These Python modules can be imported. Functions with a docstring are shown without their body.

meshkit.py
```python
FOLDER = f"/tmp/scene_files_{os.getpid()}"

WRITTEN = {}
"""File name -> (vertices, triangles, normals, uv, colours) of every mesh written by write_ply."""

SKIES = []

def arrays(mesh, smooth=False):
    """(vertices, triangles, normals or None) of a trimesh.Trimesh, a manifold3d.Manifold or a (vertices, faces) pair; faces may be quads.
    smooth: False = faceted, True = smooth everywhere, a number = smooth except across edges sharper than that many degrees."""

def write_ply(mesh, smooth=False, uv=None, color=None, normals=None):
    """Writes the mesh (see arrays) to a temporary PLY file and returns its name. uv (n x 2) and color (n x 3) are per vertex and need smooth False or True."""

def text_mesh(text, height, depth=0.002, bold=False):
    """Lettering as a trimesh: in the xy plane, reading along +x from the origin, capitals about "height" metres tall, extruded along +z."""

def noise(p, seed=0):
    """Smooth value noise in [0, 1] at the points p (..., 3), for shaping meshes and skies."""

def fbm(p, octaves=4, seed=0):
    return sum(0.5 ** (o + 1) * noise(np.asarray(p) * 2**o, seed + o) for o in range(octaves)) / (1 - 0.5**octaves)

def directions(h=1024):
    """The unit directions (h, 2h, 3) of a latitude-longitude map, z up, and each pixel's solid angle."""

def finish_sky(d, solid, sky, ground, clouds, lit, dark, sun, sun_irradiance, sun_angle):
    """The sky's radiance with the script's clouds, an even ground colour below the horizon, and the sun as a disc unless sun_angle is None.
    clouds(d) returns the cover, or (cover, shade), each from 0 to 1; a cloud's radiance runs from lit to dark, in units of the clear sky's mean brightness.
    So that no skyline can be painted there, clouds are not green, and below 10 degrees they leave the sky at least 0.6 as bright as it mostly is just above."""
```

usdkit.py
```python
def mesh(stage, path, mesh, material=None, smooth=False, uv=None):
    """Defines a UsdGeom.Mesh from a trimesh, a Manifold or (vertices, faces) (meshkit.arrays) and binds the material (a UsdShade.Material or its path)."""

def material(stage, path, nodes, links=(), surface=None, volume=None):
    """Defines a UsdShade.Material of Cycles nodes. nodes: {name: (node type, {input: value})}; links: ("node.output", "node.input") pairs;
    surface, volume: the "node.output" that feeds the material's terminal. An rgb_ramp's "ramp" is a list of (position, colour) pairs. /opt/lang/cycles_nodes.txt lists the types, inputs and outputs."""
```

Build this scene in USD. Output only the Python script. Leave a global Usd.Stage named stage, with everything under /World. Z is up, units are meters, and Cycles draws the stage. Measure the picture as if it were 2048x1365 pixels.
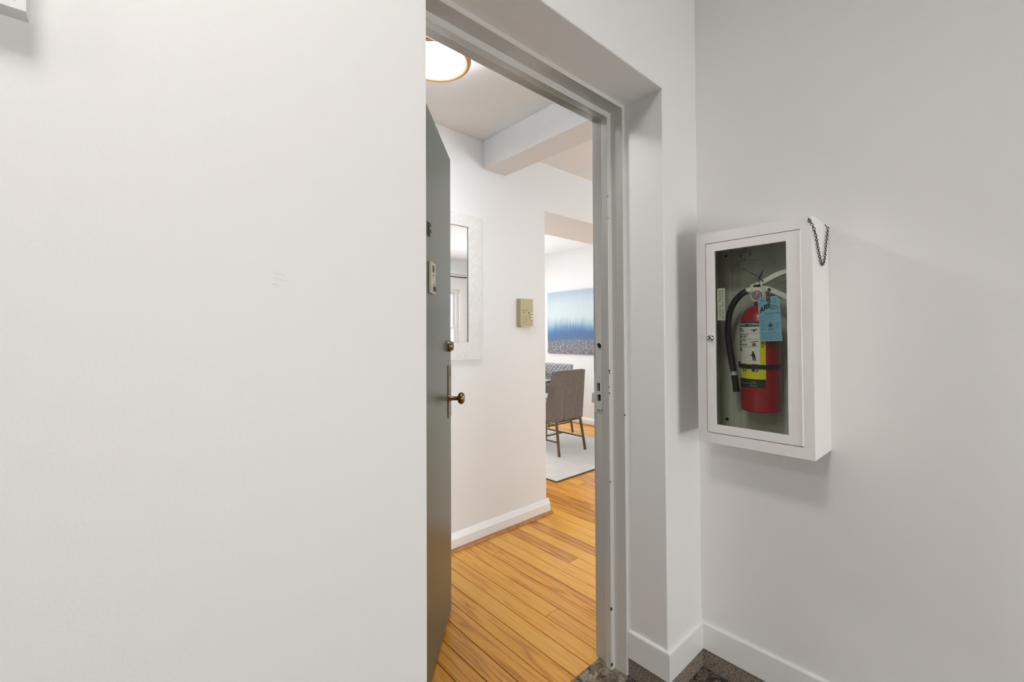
import math, random
import numpy as np
import trimesh
import manifold3d as m3
from shapely.geometry import Polygon, Point, box as sbox
from shapely.ops import unary_union
import usdkit, meshkit
from pxr import Usd, UsdGeom, UsdLux, UsdShade, Gf, Sdf, Vt

random.seed(7)
RNG = np.random.default_rng(7)
stage = Usd.Stage.CreateInMemory()
UsdGeom.Xform.Define(stage, '/World')
UsdGeom.Scope.Define(stage, '/World/Looks')

# ------------------------------------------------------------------ camera
CAM_Z = 1.227
F_PX, CY_PX, YAW, PITCH, ROLL = 870.65, 656.76, 0.72893, 0.015754, -0.0049206


def cam_dir(px, py):
    d = np.array([(px - 1024) / F_PX, -(py - CY_PX) / F_PX, 1.0])
    c, s = math.cos(ROLL), math.sin(ROLL)
    d = np.array([c * d[0] - s * d[1], s * d[0] + c * d[1], d[2]])
    c, s = math.cos(PITCH), math.sin(PITCH)
    d = np.array([d[0], c * d[1] + s * d[2], -s * d[1] + c * d[2]])
    return np.array([d[2] * math.sin(YAW) + d[0] * math.cos(YAW), d[2] * math.cos(YAW) - d[0] * math.sin(YAW), d[1]])


fwd = cam_dir(1024, CY_PX)
right = cam_dir(1024 + F_PX, CY_PX) - fwd
up = cam_dir(1024, CY_PX - F_PX) - fwd
cam = UsdGeom.Camera.Define(stage, '/World/camera')
cam.CreateHorizontalApertureAttr(36.0)
cam.CreateVerticalApertureAttr(36.0 * 1365 / 2048)
cam.CreateFocalLengthAttr(36.0 * F_PX / 2048)
cam.CreateVerticalApertureOffsetAttr(36.0 * (CY_PX - 682.5) / 2048)
cam.CreateClippingRangeAttr(Gf.Vec2f(0.02, 1000))
cam.AddTransformOp().Set(Gf.Matrix4d(*right, 0, *up, 0, *(-fwd), 0, 0, 0, CAM_Z, 1))
cam.CreateExposureAttr(0.06)

# ------------------------------------------------------------------ lights
dome = UsdLux.DomeLight.Define(stage, '/World/sky_light')
dome.CreateIntensityAttr(1.0)
dome.CreateColorAttr(Gf.Vec3f(0.96, 0.98, 1.0))


def rect_light(name, loc, target, w, h, intensity, color=(1, 1, 1)):
    l = UsdLux.RectLight.Define(stage, '/World/' + name)
    l.CreateWidthAttr(w)
    l.CreateHeightAttr(h)
    l.CreateIntensityAttr(intensity)
    l.CreateColorAttr(Gf.Vec3f(*color))
    z = np.array(loc, float) - np.array(target, float)
    z /= np.linalg.norm(z)
    x = np.cross([0, 0, 1.0] if abs(z[2]) < .99 else [0, 1.0, 0], z)
    x /= np.linalg.norm(x)
    y = np.cross(z, x)
    l.AddTransformOp().Set(Gf.Matrix4d(*x, 0, *y, 0, *z, 0, *loc, 1))
    return l


# daylight through the apartment's windows (just outside the panes)
rect_light('daylight_living', (3.55, -1.90, 1.40), (3.55, 0, 1.30), 1.20, 1.30, 19.0, (0.86, 0.94, 1.0))
rect_light('daylight_dining', (3.20, 5.84, 1.40), (3.20, 4, 1.2), 2.2, 1.5, 13.0, (0.94, 0.97, 1.0))
rect_light('daylight_dining_side', (4.99, 5.05, 1.40), (3.0, 5.05, 1.30), 0.84, 1.35, 26.0, (0.94, 0.97, 1.0))
rect_light('daylight_living_side', (4.99, -.55, 1.40), (3.0, -.55, 1.25), 1.2, 1.3, 7.0, (0.86, 0.94, 1.0))
# the corridor's ceiling lamps
rect_light('corridor_lamp_light', (-.30, .20, 2.698), (-.30, .20, 0), 0.34, 0.34, 39.0, (1.0, 0.965, 0.935))
rect_light('landing_lamp_light', (-2.2, .05, 2.698), (-2.2, .05, 0), 0.6, 0.34, 30.0, (1.0, 0.965, 0.935))
# daylight through the low landing window behind the camera
rect_light('daylight_landing', (.75, -2.95, .88), (.75, 0, .88), 1.3, .9, 13.6, (1.0, 0.97, 0.945))

# ------------------------------------------------------------------ materials
_mats = {}


def mat(name, color, rough=0.5, metallic=0.0, bump=None, noise=None, **kw):
    """plain principled; bump = (scale, strength, distance); noise = (scale, colour2, low, high)"""
    if name in _mats:
        return _mats[name]
    nodes = {'p': ('principled_bsdf', dict(base_color=color, roughness=rough, metallic=metallic, **kw))}
    links = []
    if bump or noise:
        nodes['tc'] = ('texture_coordinate', {})
    if bump:
        nodes['bn'] = ('noise_texture', dict(scale=bump[0], detail=3.0, roughness=0.6))
        nodes['b'] = ('bump', dict(strength=bump[1], distance=bump[2]))
        links += [('tc.object', 'bn.vector'), ('bn.fac', 'b.height'), ('b.normal', 'p.normal')]
    if noise:
        nodes['cn'] = ('noise_texture', dict(scale=noise[0], detail=4.0, roughness=0.6))
        nodes['r'] = ('rgb_ramp', {'ramp': [(noise[2], color), (noise[3], noise[1])]})
        links += [('tc.object', 'cn.vector'), ('cn.fac', 'r.fac'), ('r.color', 'p.base_color')]
    _mats[name] = usdkit.material(stage, '/World/Looks/' + name, nodes, links, surface='p.BSDF')
    return _mats[name]


def raw_mat(name, nodes, links, surface='p.BSDF'):
    _mats[name] = usdkit.material(stage, '/World/Looks/' + name, nodes, links, surface=surface)
    return _mats[name]


WALL = mat('wall_paint', (.85, .838, .826), .55, bump=(260, .12, .002))
WALL_IN = mat('apartment_paint', (.81, .812, .812), .6, bump=(220, .08, .002))
CEIL = mat('ceiling_paint', (.90, .915, .935), .8)
TRIM = mat('trim_paint', (.84, .835, .82), .3)
FRAME = mat('frame_paint', (.68, .665, .64), .22, bump=(70, .25, .003))
CAB = mat('cabinet_paint', (.87, .84, .825), .42)
CAB_IN = mat('cabinet_inside', (.64, .66, .54), .45)
DARK = mat('dark_gap', (.012, .011, .01), .8)
CHIP = mat('chipped_paint', (.03, .028, .025), .7)
SCUFF = mat('scuff', (.76, .755, .73), .6)
DOOR = mat('door_paint', (.082, .106, .086), .30, bump=(45, .10, .003), specular_ior_level=.5)
BRASS = mat('brass', (.33, .22, .09), .25, 1.0, noise=(60, (.18, .12, .05), .4, .65))
OLD_BRASS = mat('old_brass', (.21, .17, .11), .38, 1.0)
STEEL = mat('steel', (.62, .61, .58), .25, 1.0)
CHROME = mat('chrome', (.75, .75, .76), .12, 1.0)
VIEWER = mat('viewer_cream', (.58, .56, .45), .4)
NUMERAL = mat('numeral', (.16, .16, .12), .35, .6)
CHAIN = mat('chain_metal', (.11, .095, .085), .45, .8)
RED = mat('red_enamel', (.38, .010, .014), .25)
BLACK = mat('black_rubber', (.012, .012, .012), .45)
BLACKP = mat('black_print', (.016, .016, .015), .5)
SILVER = mat('lever_paint', (.88, .85, .75), .35, .1)
LABELW = mat('label_white', (.82, .82, .72), .5)
YELLOW = mat('label_yellow', (.80, .72, .012), .5)
TAGB = mat('tag_blue', (.22, .50, .63), .6)
TAGD = mat('tag_dark', (.035, .06, .08), .6)
TAGM = mat('tag_mid', (.075, .19, .25), .6)
BLUE = mat('seal_blue', (.02, .035, .10), .4)
STICKER = mat('sticker', (.70, .70, .58), .6)
PLACARD = mat('plate_white', (.86, .85, .84), .3)
PLACARD_IN = mat('plate_panel', (.60, .57, .56), .5)
KHAKI = mat('intercom_khaki', (.47, .42, .24), .5, bump=(300, .15, .001))
KHAKI_L = mat('intercom_light', (.62, .58, .40), .5)
SHOE = mat('shoe_wood', (.52, .22, .055), .4, noise=(30, (.34, .13, .03), .4, .7))
MIRROR = mat('mirror_silver', (.93, .94, .94), .008, 1.0)
MFRAME = mat('mirror_frame', (.80, .795, .785), .5)
TAUPE = mat('taupe_velvet', (.20, .175, .155), .85, noise=(55, (.15, .13, .115), .4, .65), sheen_weight=.6, sheen_roughness=.4)
QUILT = mat('quilted_fabric', (.33, .335, .345), .8, sheen_weight=.4)
BRONZE = mat('bronze', (.17, .115, .07), .36, .8)
BLACKM = mat('black_metal', (.02, .02, .022), .4)
RUG = mat('rug_wool', (.86, .81, .76), .95, noise=(6, (.76, .77, .755), .40, .68), bump=(420, .5, .006))
RUGB = mat('rug_binding', (.10, .06, .035), .9)
CURTAIN = raw_mat('sheer_curtain', {'d': ('diffuse_bsdf', dict(color=(.86, .86, .85))), 't': ('translucent_bsdf', dict(color=(.86, .86, .85))), 'm': ('mix_closure', dict(fac=.5))},
                  [('d.BSDF', 'm.closure1'), ('t.BSDF', 'm.closure2')], surface='m.closure')
GLASS = raw_mat('pane_glass', {'f': ('fresnel', dict(IOR=1.5)), 't': ('transparent_bsdf', dict(color=(.96, .965, .96))), 'g': ('glossy_bsdf', dict(color=(1, 1, 1), roughness=.0)), 'm': ('mix_closure', {})},
                [('f.fac', 'm.fac'), ('t.BSDF', 'm.closure1'), ('g.BSDF', 'm.closure2')], surface='m.closure')
CAB_GLASS = raw_mat('cabinet_glass', {'f': ('fresnel', dict(IOR=1.27)), 't': ('transparent_bsdf', dict(color=(.955, .975, .965))), 'g': ('glossy_bsdf', dict(color=(1, 1, 1), roughness=.0)), 'm': ('mix_closure', {})},
                [('f.fac', 'm.fac'), ('t.BSDF', 'm.closure1'), ('g.BSDF', 'm.closure2')], surface='m.closure')
TABLE_GLASS = raw_mat('table_glass', {'f': ('fresnel', dict(IOR=1.5)), 't': ('transparent_bsdf', dict(color=(.86, .90, .89))), 'g': ('glossy_bsdf', dict(color=(1, 1, 1), roughness=.0)), 'm': ('mix_closure', {})},
                      [('f.fac', 'm.fac'), ('t.BSDF', 'm.closure1'), ('g.BSDF', 'm.closure2')], surface='m.closure')
LAMP_GLOW = raw_mat('lamp_diffuser', {'p': ('emission', dict(color=(.97, .985, 1.0), strength=64.0))}, [], surface='p.emission')
LAMP_BODY = mat('lamp_white', (.85, .85, .84), .4)
# rattan ring of the foyer lamp
RATTAN = raw_mat('rattan', {'tc': ('texture_coordinate', {}), 'w': ('wave_texture', dict(scale=70.0, bands_direction='z', distortion=2.0)), 'r': ('rgb_ramp', {'ramp': [(.2, (.36, .17, .06)), (.8, (.75, .46, .22))]}),
                            'p': ('principled_bsdf', dict(roughness=.5, subsurface_weight=.0))},
                 [('tc.object', 'w.vector'), ('w.color', 'r.fac'), ('r.color', 'p.base_color')])

# oak floorboards: every board shifts the grain and the tone
RAMP_OAK = {'ramp': [(.0, (.26, .078, .008)), (.25, (.60, .23, .026)), (.52, (.90, .42, .055)), (1.0, (.97, .57, .125))]}
OAK = raw_mat('oak_boards', {
    'tc': ('texture_coordinate', {}), 'oi': ('object_info', {}),
    'off': ('combine_xyz', {}), 'm1': ('math', dict(math_type='multiply', value2=37.0)), 'm2': ('math', dict(math_type='multiply', value2=91.0)),
    'add': ('vector_math', dict(math_type='add')),
    'mp': ('mapping', dict(scale=(1.0, .055, 1.0))),
    'n1': ('noise_texture', dict(scale=15.0, detail=3.0, roughness=.5, distortion=.25)),
    'k': ('math', dict(math_type='multiply', value2=46.0)), 'sn': ('math', dict(math_type='sine')),
    'sn2': ('map_range', dict(from_min=-1.0, from_max=1.0, to_min=0.0, to_max=1.0)),
    'pw': ('math', dict(math_type='power', value2=.42)),
    'mp2': ('mapping', dict(scale=(420.0, 6.0, 1.0))), 'n2': ('noise_texture', dict(scale=1.0, detail=2.0)),
    'n3': ('noise_texture', dict(scale=5.0, detail=2.0)),
    'mixa': ('mix_float', dict(fac=.46)), 'mixb': ('mix_float', dict(fac=.30)),
    'tone': ('map_range', dict(from_min=0.0, from_max=1.0, to_min=-.25, to_max=.14)), 'sum': ('math', dict(math_type='add')),
    'r': ('rgb_ramp', RAMP_OAK),
    'b': ('bump', dict(strength=.12, distance=.0008)),
    'p': ('principled_bsdf', dict(roughness=.36, specular_ior_level=.3, coat_weight=.5, coat_roughness=.14, coat_ior=1.5))},
    [('oi.random', 'm1.value1'), ('oi.random', 'm2.value1'), ('m1.value', 'off.x'), ('m2.value', 'off.y'), ('tc.object', 'add.vector1'), ('off.vector', 'add.vector2'),
     ('add.vector', 'mp.vector'), ('mp.vector', 'n1.vector'), ('n1.fac', 'k.value1'), ('k.value', 'sn.value1'), ('sn.value', 'sn2.value'), ('sn2.result', 'pw.value1'),
     ('add.vector', 'mp2.vector'), ('mp2.vector', 'n2.vector'), ('mp.vector', 'n3.vector'),
     ('n3.fac', 'mixa.a'), ('pw.value', 'mixa.b'), ('mixa.result', 'mixb.a'), ('n2.fac', 'mixb.b'),
     ('oi.random', 'tone.value'), ('mixb.result', 'sum.value1'), ('tone.result', 'sum.value2'), ('sum.value', 'r.fac'), ('r.color', 'p.base_color'),
     ('n2.fac', 'b.height'), ('b.normal', 'p.normal')])

# brown loop carpet with a dark vine pattern
CARPET = raw_mat('corridor_carpet', {
    'tc': ('texture_coordinate', {}), 'v': ('voronoi_texture', dict(scale=330.0)), 'n': ('noise_texture', dict(scale=230.0, detail=2.0)),
    'pn': ('noise_texture', dict(scale=16.0, detail=1.0, distortion=1.6)), 'pr': ('rgb_ramp', {'ramp': [(.44, (0, 0, 0)), (.47, (1, 1, 1)), (.53, (1, 1, 1)), (.56, (0, 0, 0))]}),
    'r': ('rgb_ramp', {'ramp': [(.36, (.040, .030, .022)), (.52, (.19, .155, .125)), (.66, (.46, .40, .335))]}),
    'mx': ('mix_color', dict(blend_type='mix', b=(.022, .017, .014))), 'sc': ('math', dict(math_type='multiply', value2=.8)),
    'b': ('bump', dict(strength=.8, distance=.006)), 'p': ('principled_bsdf', dict(roughness=.95))},
    [('tc.object', 'v.vector'), ('tc.object', 'n.vector'), ('tc.object', 'pn.vector'), ('pn.fac', 'pr.fac'), ('n.fac', 'r.fac'), ('r.color', 'mx.a'), ('pr.color', 'sc.value1'), ('sc.value', 'mx.fac'),
     ('mx.result', 'p.base_color'), ('v.distance', 'b.height'), ('b.normal', 'p.normal')])
CARPET_BASE = mat('carpet_base', (.40, .335, .275), .95, noise=(260, (.13, .10, .078), .42, .58), bump=(400, .6, .005))
STONE = raw_mat('threshold_stone', {
    'tc': ('texture_coordinate', {}), 'n': ('noise_texture', dict(scale=22.0, detail=5.0, roughness=.7, distortion=.6)), 'n2': ('noise_texture', dict(scale=130.0, detail=3.0)),
    'r': ('rgb_ramp', {'ramp': [(.38, (.035, .028, .020)), (.48, (.16, .125, .085)), (.62, (.44, .37, .265))]}), 'mx': ('mix_float', dict(fac=.3)),
    'b': ('bump', dict(strength=.4, distance=.003)), 'p': ('principled_bsdf', dict(roughness=.6))},
    [('tc.object', 'n.vector'), ('tc.object', 'n2.vector'), ('n.fac', 'mx.a'), ('n2.fac', 'mx.b'), ('mx.result', 'r.fac'), ('r.color', 'p.base_color'), ('n2.fac', 'b.height'), ('b.normal', 'p.normal')])
# canvas: pale sky over a deep blue band over a grey-brown shore (object z, canvas 0.88 m tall)
CANVAS = raw_mat('seascape_canvas', {
    'tc': ('texture_coordinate', {}), 'sx': ('separate_xyz', {}),
    'ms': ('mapping', dict(scale=(1.0, 90.0, 3.5))), 'ns': ('noise_texture', dict(scale=1.0, detail=3.0)),
    'mb': ('mapping', dict(scale=(1.0, 24.0, 46.0))), 'nb': ('noise_texture', dict(scale=1.0, detail=4.0, roughness=.7)),
    'nl': ('noise_texture', dict(scale=4.0, detail=2.0)),
    'a1': ('math', dict(math_type='multiply_add', value2=.10, value3=-.05)), 'z1': ('math', dict(math_type='add')), 'a2': ('math', dict(math_type='multiply_add', value2=.12, value3=-.06)), 'z2': ('math', dict(math_type='add')),
    'n': ('map_range', dict(from_min=0.0, from_max=.88, to_min=0.0, to_max=1.0)),
    'r': ('rgb_ramp', {'ramp': [(0, (.17, .155, .165)), (.10, (.23, .22, .245)), (.19, (.17, .205, .27)), (.25, (.075, .14, .26)), (.34, (.06, .15, .34)), (.42, (.15, .28, .46)), (.50, (.37, .49, .59)), (.60, (.56, .645, .68)), (.80, (.55, .635, .69)), (1.0, (.40, .52, .62))]}),
    'lowr': ('rgb_ramp', {'ramp': [(.19, (1, 1, 1)), (.24, (0, 0, 0))]}), 'spk': ('rgb_ramp', {'ramp': [(.36, (.075, .07, .08)), (.52, (.19, .185, .215)), (.66, (.46, .44, .47))]}),
    'fm': ('math', dict(math_type='multiply', value2=.75)), 'mx': ('mix_color', dict(blend_type='mix')),
    'st': ('mix_color', dict(blend_type='soft_light', fac=.32)),
    'p': ('principled_bsdf', dict(roughness=.7))},
    [('tc.object', 'sx.vector'), ('tc.object', 'ms.vector'), ('ms.vector', 'ns.vector'), ('tc.object', 'mb.vector'), ('mb.vector', 'nb.vector'), ('tc.object', 'nl.vector'),
     ('ns.fac', 'a1.value1'), ('sx.z', 'z1.value1'), ('a1.value', 'z1.value2'), ('nl.fac', 'a2.value1'), ('z1.value', 'z2.value1'), ('a2.value', 'z2.value2'), ('z2.value', 'n.value'), ('n.result', 'r.fac'), ('n.result', 'lowr.fac'),
     ('nb.fac', 'spk.fac'), ('lowr.color', 'fm.value1'), ('fm.value', 'mx.fac'), ('r.color', 'mx.a'), ('spk.color', 'mx.b'), ('mx.result', 'st.a'), ('ns.fac', 'st.b'), ('st.result', 'p.base_color')])

# ------------------------------------------------------------------ mesh helpers
def to_tm(m):
    if isinstance(m, m3.Manifold):
        q = m.to_mesh()
        return trimesh.Trimesh(np.asarray(q.vert_properties)[:, :3], np.asarray(q.tri_verts), process=False)
    return m


def cat(ms):
    return trimesh.util.concatenate([to_tm(m) for m in ms])


def bx(x0, x1, y0, y1, z0, z1, c=0.0):
    """a box, its edges chamfered by c"""
    if c <= 0:
        m = trimesh.creation.box([x1 - x0, y1 - y0, z1 - z0])
        m.apply_translation([(x0 + x1) / 2, (y0 + y1) / 2, (z0 + z1) / 2])
        return m
    pts = []
    for a in (0, 1, 2):
        d = [c, c, c]
        d[a] = 0
        for x in (x0 + d[0], x1 - d[0]):
            for y in (y0 + d[1], y1 - d[1]):
                for z in (z0 + d[2], z1 - d[2]):
                    pts.append((x, y, z))
    return trimesh.convex.convex_hull(np.array(pts))


def mbox(x0, x1, y0, y1, z0, z1):
    return m3.Manifold.cube([x1 - x0, y1 - y0, z1 - z0]).translate([x0, y0, z0])


def uni(ms):
    """one clean solid from overlapping closed meshes"""
    out = m3.Manifold()
    for m in ms:
        m = to_tm(m)
        q = trimesh.Trimesh(m.vertices, m.faces, process=True)
        out += m3.Manifold(m3.Mesh(np.asarray(q.vertices, np.float32), np.asarray(q.faces, np.uint32)))
    return out


def prism(poly, depth):
    return trimesh.creation.extrude_polygon(poly, depth, engine='earcut')


def axes(m, ex, ey, ez, o=(0, 0, 0)):
    T = np.eye(4)
    T[:3, 0], T[:3, 1], T[:3, 2], T[:3, 3] = ex, ey, ez, o
    m = m.copy()
    m.apply_transform(T)
    if np.linalg.det(T[:3, :3]) < 0:
        m.invert()
    return m


def lathe(profile, n=32):
    return trimesh.creation.revolve(np.array(profile, float), sections=n)


def tube(pts, r, sides=10, caps=True):
    p = np.asarray(pts, float)
    n = len(p)
    r = np.broadcast_to(r, (n,))
    t = np.gradient(p, axis=0)
    t /= np.linalg.norm(t, axis=1, keepdims=True)
    ref = np.array([0, 0, 1.0]) if abs(t[0, 2]) < .9 else np.array([1.0, 0, 0])
    a = np.cross(t[0], ref)
    V = []
    for k in range(n):
        a = a - t[k] * a.dot(t[k])
        a /= np.linalg.norm(a)
        b = np.cross(t[k], a)
        for q in range(sides):
            an = 2 * math.pi * q / sides
            V.append(p[k] + r[k] * (math.cos(an) * a + math.sin(an) * b))
    Fc = []
    for k in range(n - 1):
        for q in range(sides):
            a0, a1 = k * sides + q, k * sides + (q + 1) % sides
            Fc += [(a0, a1, a1 + sides), (a0, a1 + sides, a0 + sides)]
    if caps:
        V += [p[0], p[-1]]
        c0, c1 = len(V) - 2, len(V) - 1
        for q in range(sides):
            Fc.append((c0, (q + 1) % sides, q))
            Fc.append((c1, (n - 1) * sides + q, (n - 1) * sides + (q + 1) % sides))
    return trimesh.Trimesh(np.array(V), np.array(Fc), process=False)


def spline(ctrl, n=24):
    from scipy.interpolate import CubicSpline
    c = np.asarray(ctrl, float)
    s = np.r_[0, np.cumsum(np.linalg.norm(np.diff(c, axis=0), axis=1))]
    return CubicSpline(s, c)(np.linspace(0, s[-1], n))


def bar(a, b, w, h=None, c=.0015):
    """a straight square bar from a to b"""
    h = h or w
    a, b = np.array(a, float), np.array(b, float)
    L = np.linalg.norm(b - a)
    z = (b - a) / L
    x = np.cross([0, 0, 1.0] if abs(z[2]) < .8 else [0, 1.0, 0], z)
    x /= np.linalg.norm(x)
    y = np.cross(z, x)
    return axes(bx(-w / 2, w / 2, -h / 2, h / 2, 0, L, c), x, y, z, a)


def disc(center, normal, r, t, n=24, r2=None):
    m = lathe([(0, 0), (r, 0), (r if r2 is None else r2, t), (0, t)], n)
    z = np.array(normal, float)
    z /= np.linalg.norm(z)
    x = np.cross([0, 0, 1.0] if abs(z[2]) < .9 else [1.0, 0, 0], z)
    x /= np.linalg.norm(x)
    return axes(m, x, np.cross(z, x), z, center)


def torus(R, r, n=16, k=8):
    return trimesh.creation.torus(R, r, major_sections=n, minor_sections=k)


# ------------------------------------------------------------------ scene tree helpers
_used = {}


def numbered(parent, name):
    k = (parent, name)
    c = _used.get(k, 0)
    _used[k] = c + 1
    return name if c == 0 else f'{name}_{c:03d}'


def data(prim, **kw):
    for k, v in kw.items():
        if v:
            prim.SetCustomDataByKey(k, v)


def thing(name, label, category, loc=(0, 0, 0), rotz=0.0, group=None, kind=None):
    x = UsdGeom.Xform.Define(stage, '/World/' + numbered('/World', name))
    x.AddTranslateOp().Set(Gf.Vec3d(*map(float, loc)))
    if rotz:
        x.AddRotateZOp().Set(math.degrees(rotz))
    data(x.GetPrim(), label=label, category=category, group=group, kind=kind)
    return x.GetPrim()


def obj(name, mesh, m, parent=None, label=None, category=None, group=None, kind=None, smooth=30, loc=None):
    root = parent.GetPath().pathString if parent else '/World'
    g = usdkit.mesh(stage, root + '/' + numbered(root, name), to_tm(mesh), m, smooth=smooth)
    if loc is not None:
        g.AddTranslateOp().Set(Gf.Vec3d(*map(float, loc)))
    data(g.GetPrim(), label=label, category=category, group=group, kind=kind)
    return g.GetPrim()


def struct(name, mesh, m, label, category, smooth=30):
    return obj(name, mesh, m, None, label, category, kind='structure', smooth=smooth)


def copy_of(src, loc, rotz, label, category, group):
    name = src.GetName()
    x = UsdGeom.Xform.Define(stage, '/World/' + numbered('/World', name))
    x.GetPrim().GetReferences().AddInternalReference(src.GetPath())
    x.ClearXformOpOrder()
    for a in list(x.GetPrim().GetAttributes()):
        pass
    x.AddTranslateOp().Set(Gf.Vec3d(*map(float, loc)))
    x.AddRotateZOp().Set(math.degrees(rotz))
    x.GetPrim().SetInstanceable(True)
    data(x.GetPrim(), label=label, category=category, group=group)
    return x.GetPrim()


# ================================================================== THE SHELL
Y0, Y1 = .755, 1.044            # the corridor wall around the door
RX = 1.613                      # corridor's end wall (right of the picture)
OL, OR_, OH = .447, 1.368, 2.068  # the recess
CC = 2.80                       # corridor ceiling
AC = 2.42                       # apartment ceiling
MW, MWE, MWB = 2.094, 2.178, 2.578  # mirror wall front, its end, its back
FX = 4.704                      # far wall with the painting
LY = -1.623                     # living room's window wall
DY = 5.60                       # dining room's window wall

w = mbox(-4.2, RX, Y0, Y1, 0, CC) - mbox(OL, OR_, Y0 - .1, Y1 + .1, -.1, OH)
w = w - m3.Manifold.cube([.0042, .0042, OH + .1], True).rotate([0, 0, 45]).translate([OR_, Y0, OH / 2 - .05]) - m3.Manifold.cube([OR_ - OL, .003, .003], True).rotate([45, 0, 0]).translate([(OL + OR_) / 2, Y0, OH])
struct('wall_front', w, WALL, 'white painted corridor wall with the recessed doorway cut in it', 'wall')
struct('wall_right', bx(RX, 1.812, -3.0, Y1, 0, CC), WALL, 'white end wall of the corridor that carries the extinguisher cabinet', 'wall')
struct('wall_left', bx(-4.3, -4.2, -3.0, Y1, 0, CC), WALL, 'white wall closing the far left end of the corridor', 'wall')
w = mbox(-4.3, RX, -2.85, -2.7, 0, CC) - mbox(0, 1.5, -2.9, -2.6, .38, 1.42)
struct('wall_back', w, WALL, 'white corridor wall behind the camera with the landing window', 'wall')
struct('ceiling', bx(-4.3, 1.812, -3.0, Y1, CC, CC + .1), CEIL, 'white ceiling of the corridor', 'ceiling')
struct('floor', bx(-4.3, RX + .05, -3.0, .90, -.08, 0), CARPET, 'brown loop carpet with dark vine pattern on the corridor floor', 'floor')

# apartment shell
w = mbox(-.6, FX + .15, MW, MWB, 0, AC) - mbox(MWE, FX, MW - .1, MWB + .1, -.1, 2.088)
struct('wall_mirror', w, WALL_IN, 'white foyer wall with the mirror and intercom, opening to the dining room', 'wall')
w = mbox(.10, .20, Y1, MW, 0, AC)
struct('wall_foyer', w, WALL_IN, 'white side wall of the foyer hidden behind the open door', 'wall')
struct('wall_far', mbox(FX, FX + .15, LY - .15, DY + .15, 0, AC) - mbox(FX - .1, FX + .3, 4.66, 5.46, .72, 2.06) - mbox(FX - .1, FX + .3, -1.15, .05, .72, 2.06), WALL_IN, 'white dining room wall behind the blue seascape painting', 'wall')
w = mbox(1.812, FX + .15, LY - .15, LY, 0, AC) - mbox(2.95, 4.02, LY - .3, LY + .1, .72, 1.96)
struct('wall_window', w, WALL_IN, 'white living room wall with the curtained window', 'wall')
w = mbox(1.0, FX + .15, DY, DY + .15, 0, AC) - mbox(2.1, 4.3, DY - .1, DY + .3, .70, 2.10)
struct('wall_dining', w, WALL_IN, 'white end wall of the dining room with its wide window', 'wall')
struct('wall_dining_left', bx(.9, 1.0, MWB, DY + .15, 0, AC), WALL_IN, 'white left wall of the dining room', 'wall')
struct('ceiling_apartment', mbox(-.6, FX + .15, LY - .15, DY + .15, AC, AC + .12) - mbox(-1, 1.812, LY - 1, Y1, AC - .1, AC + .3), CEIL, 'white ceiling of the apartment', 'ceiling')
struct('trim_beam', bx(1.642, 1.820, Y1, MW, 2.246, AC, .003), WALL_IN, 'white boxed beam crossing the foyer ceiling', 'beam')

# apartment floor: oak boards, each its own mesh where it can be seen
SUB = thing('floor_apartment', 'glossy honey oak strip floor of the apartment', 'floor', kind='structure')
obj('subfloor', mbox(-.6, FX + .15, LY - .15, DY + .15, -.06, -.018) - mbox(-1, 1.7, LY - 1, .95, -.1, .1), DARK, SUB)
PITCH_B, X_J = .0823, 1.4624


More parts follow.
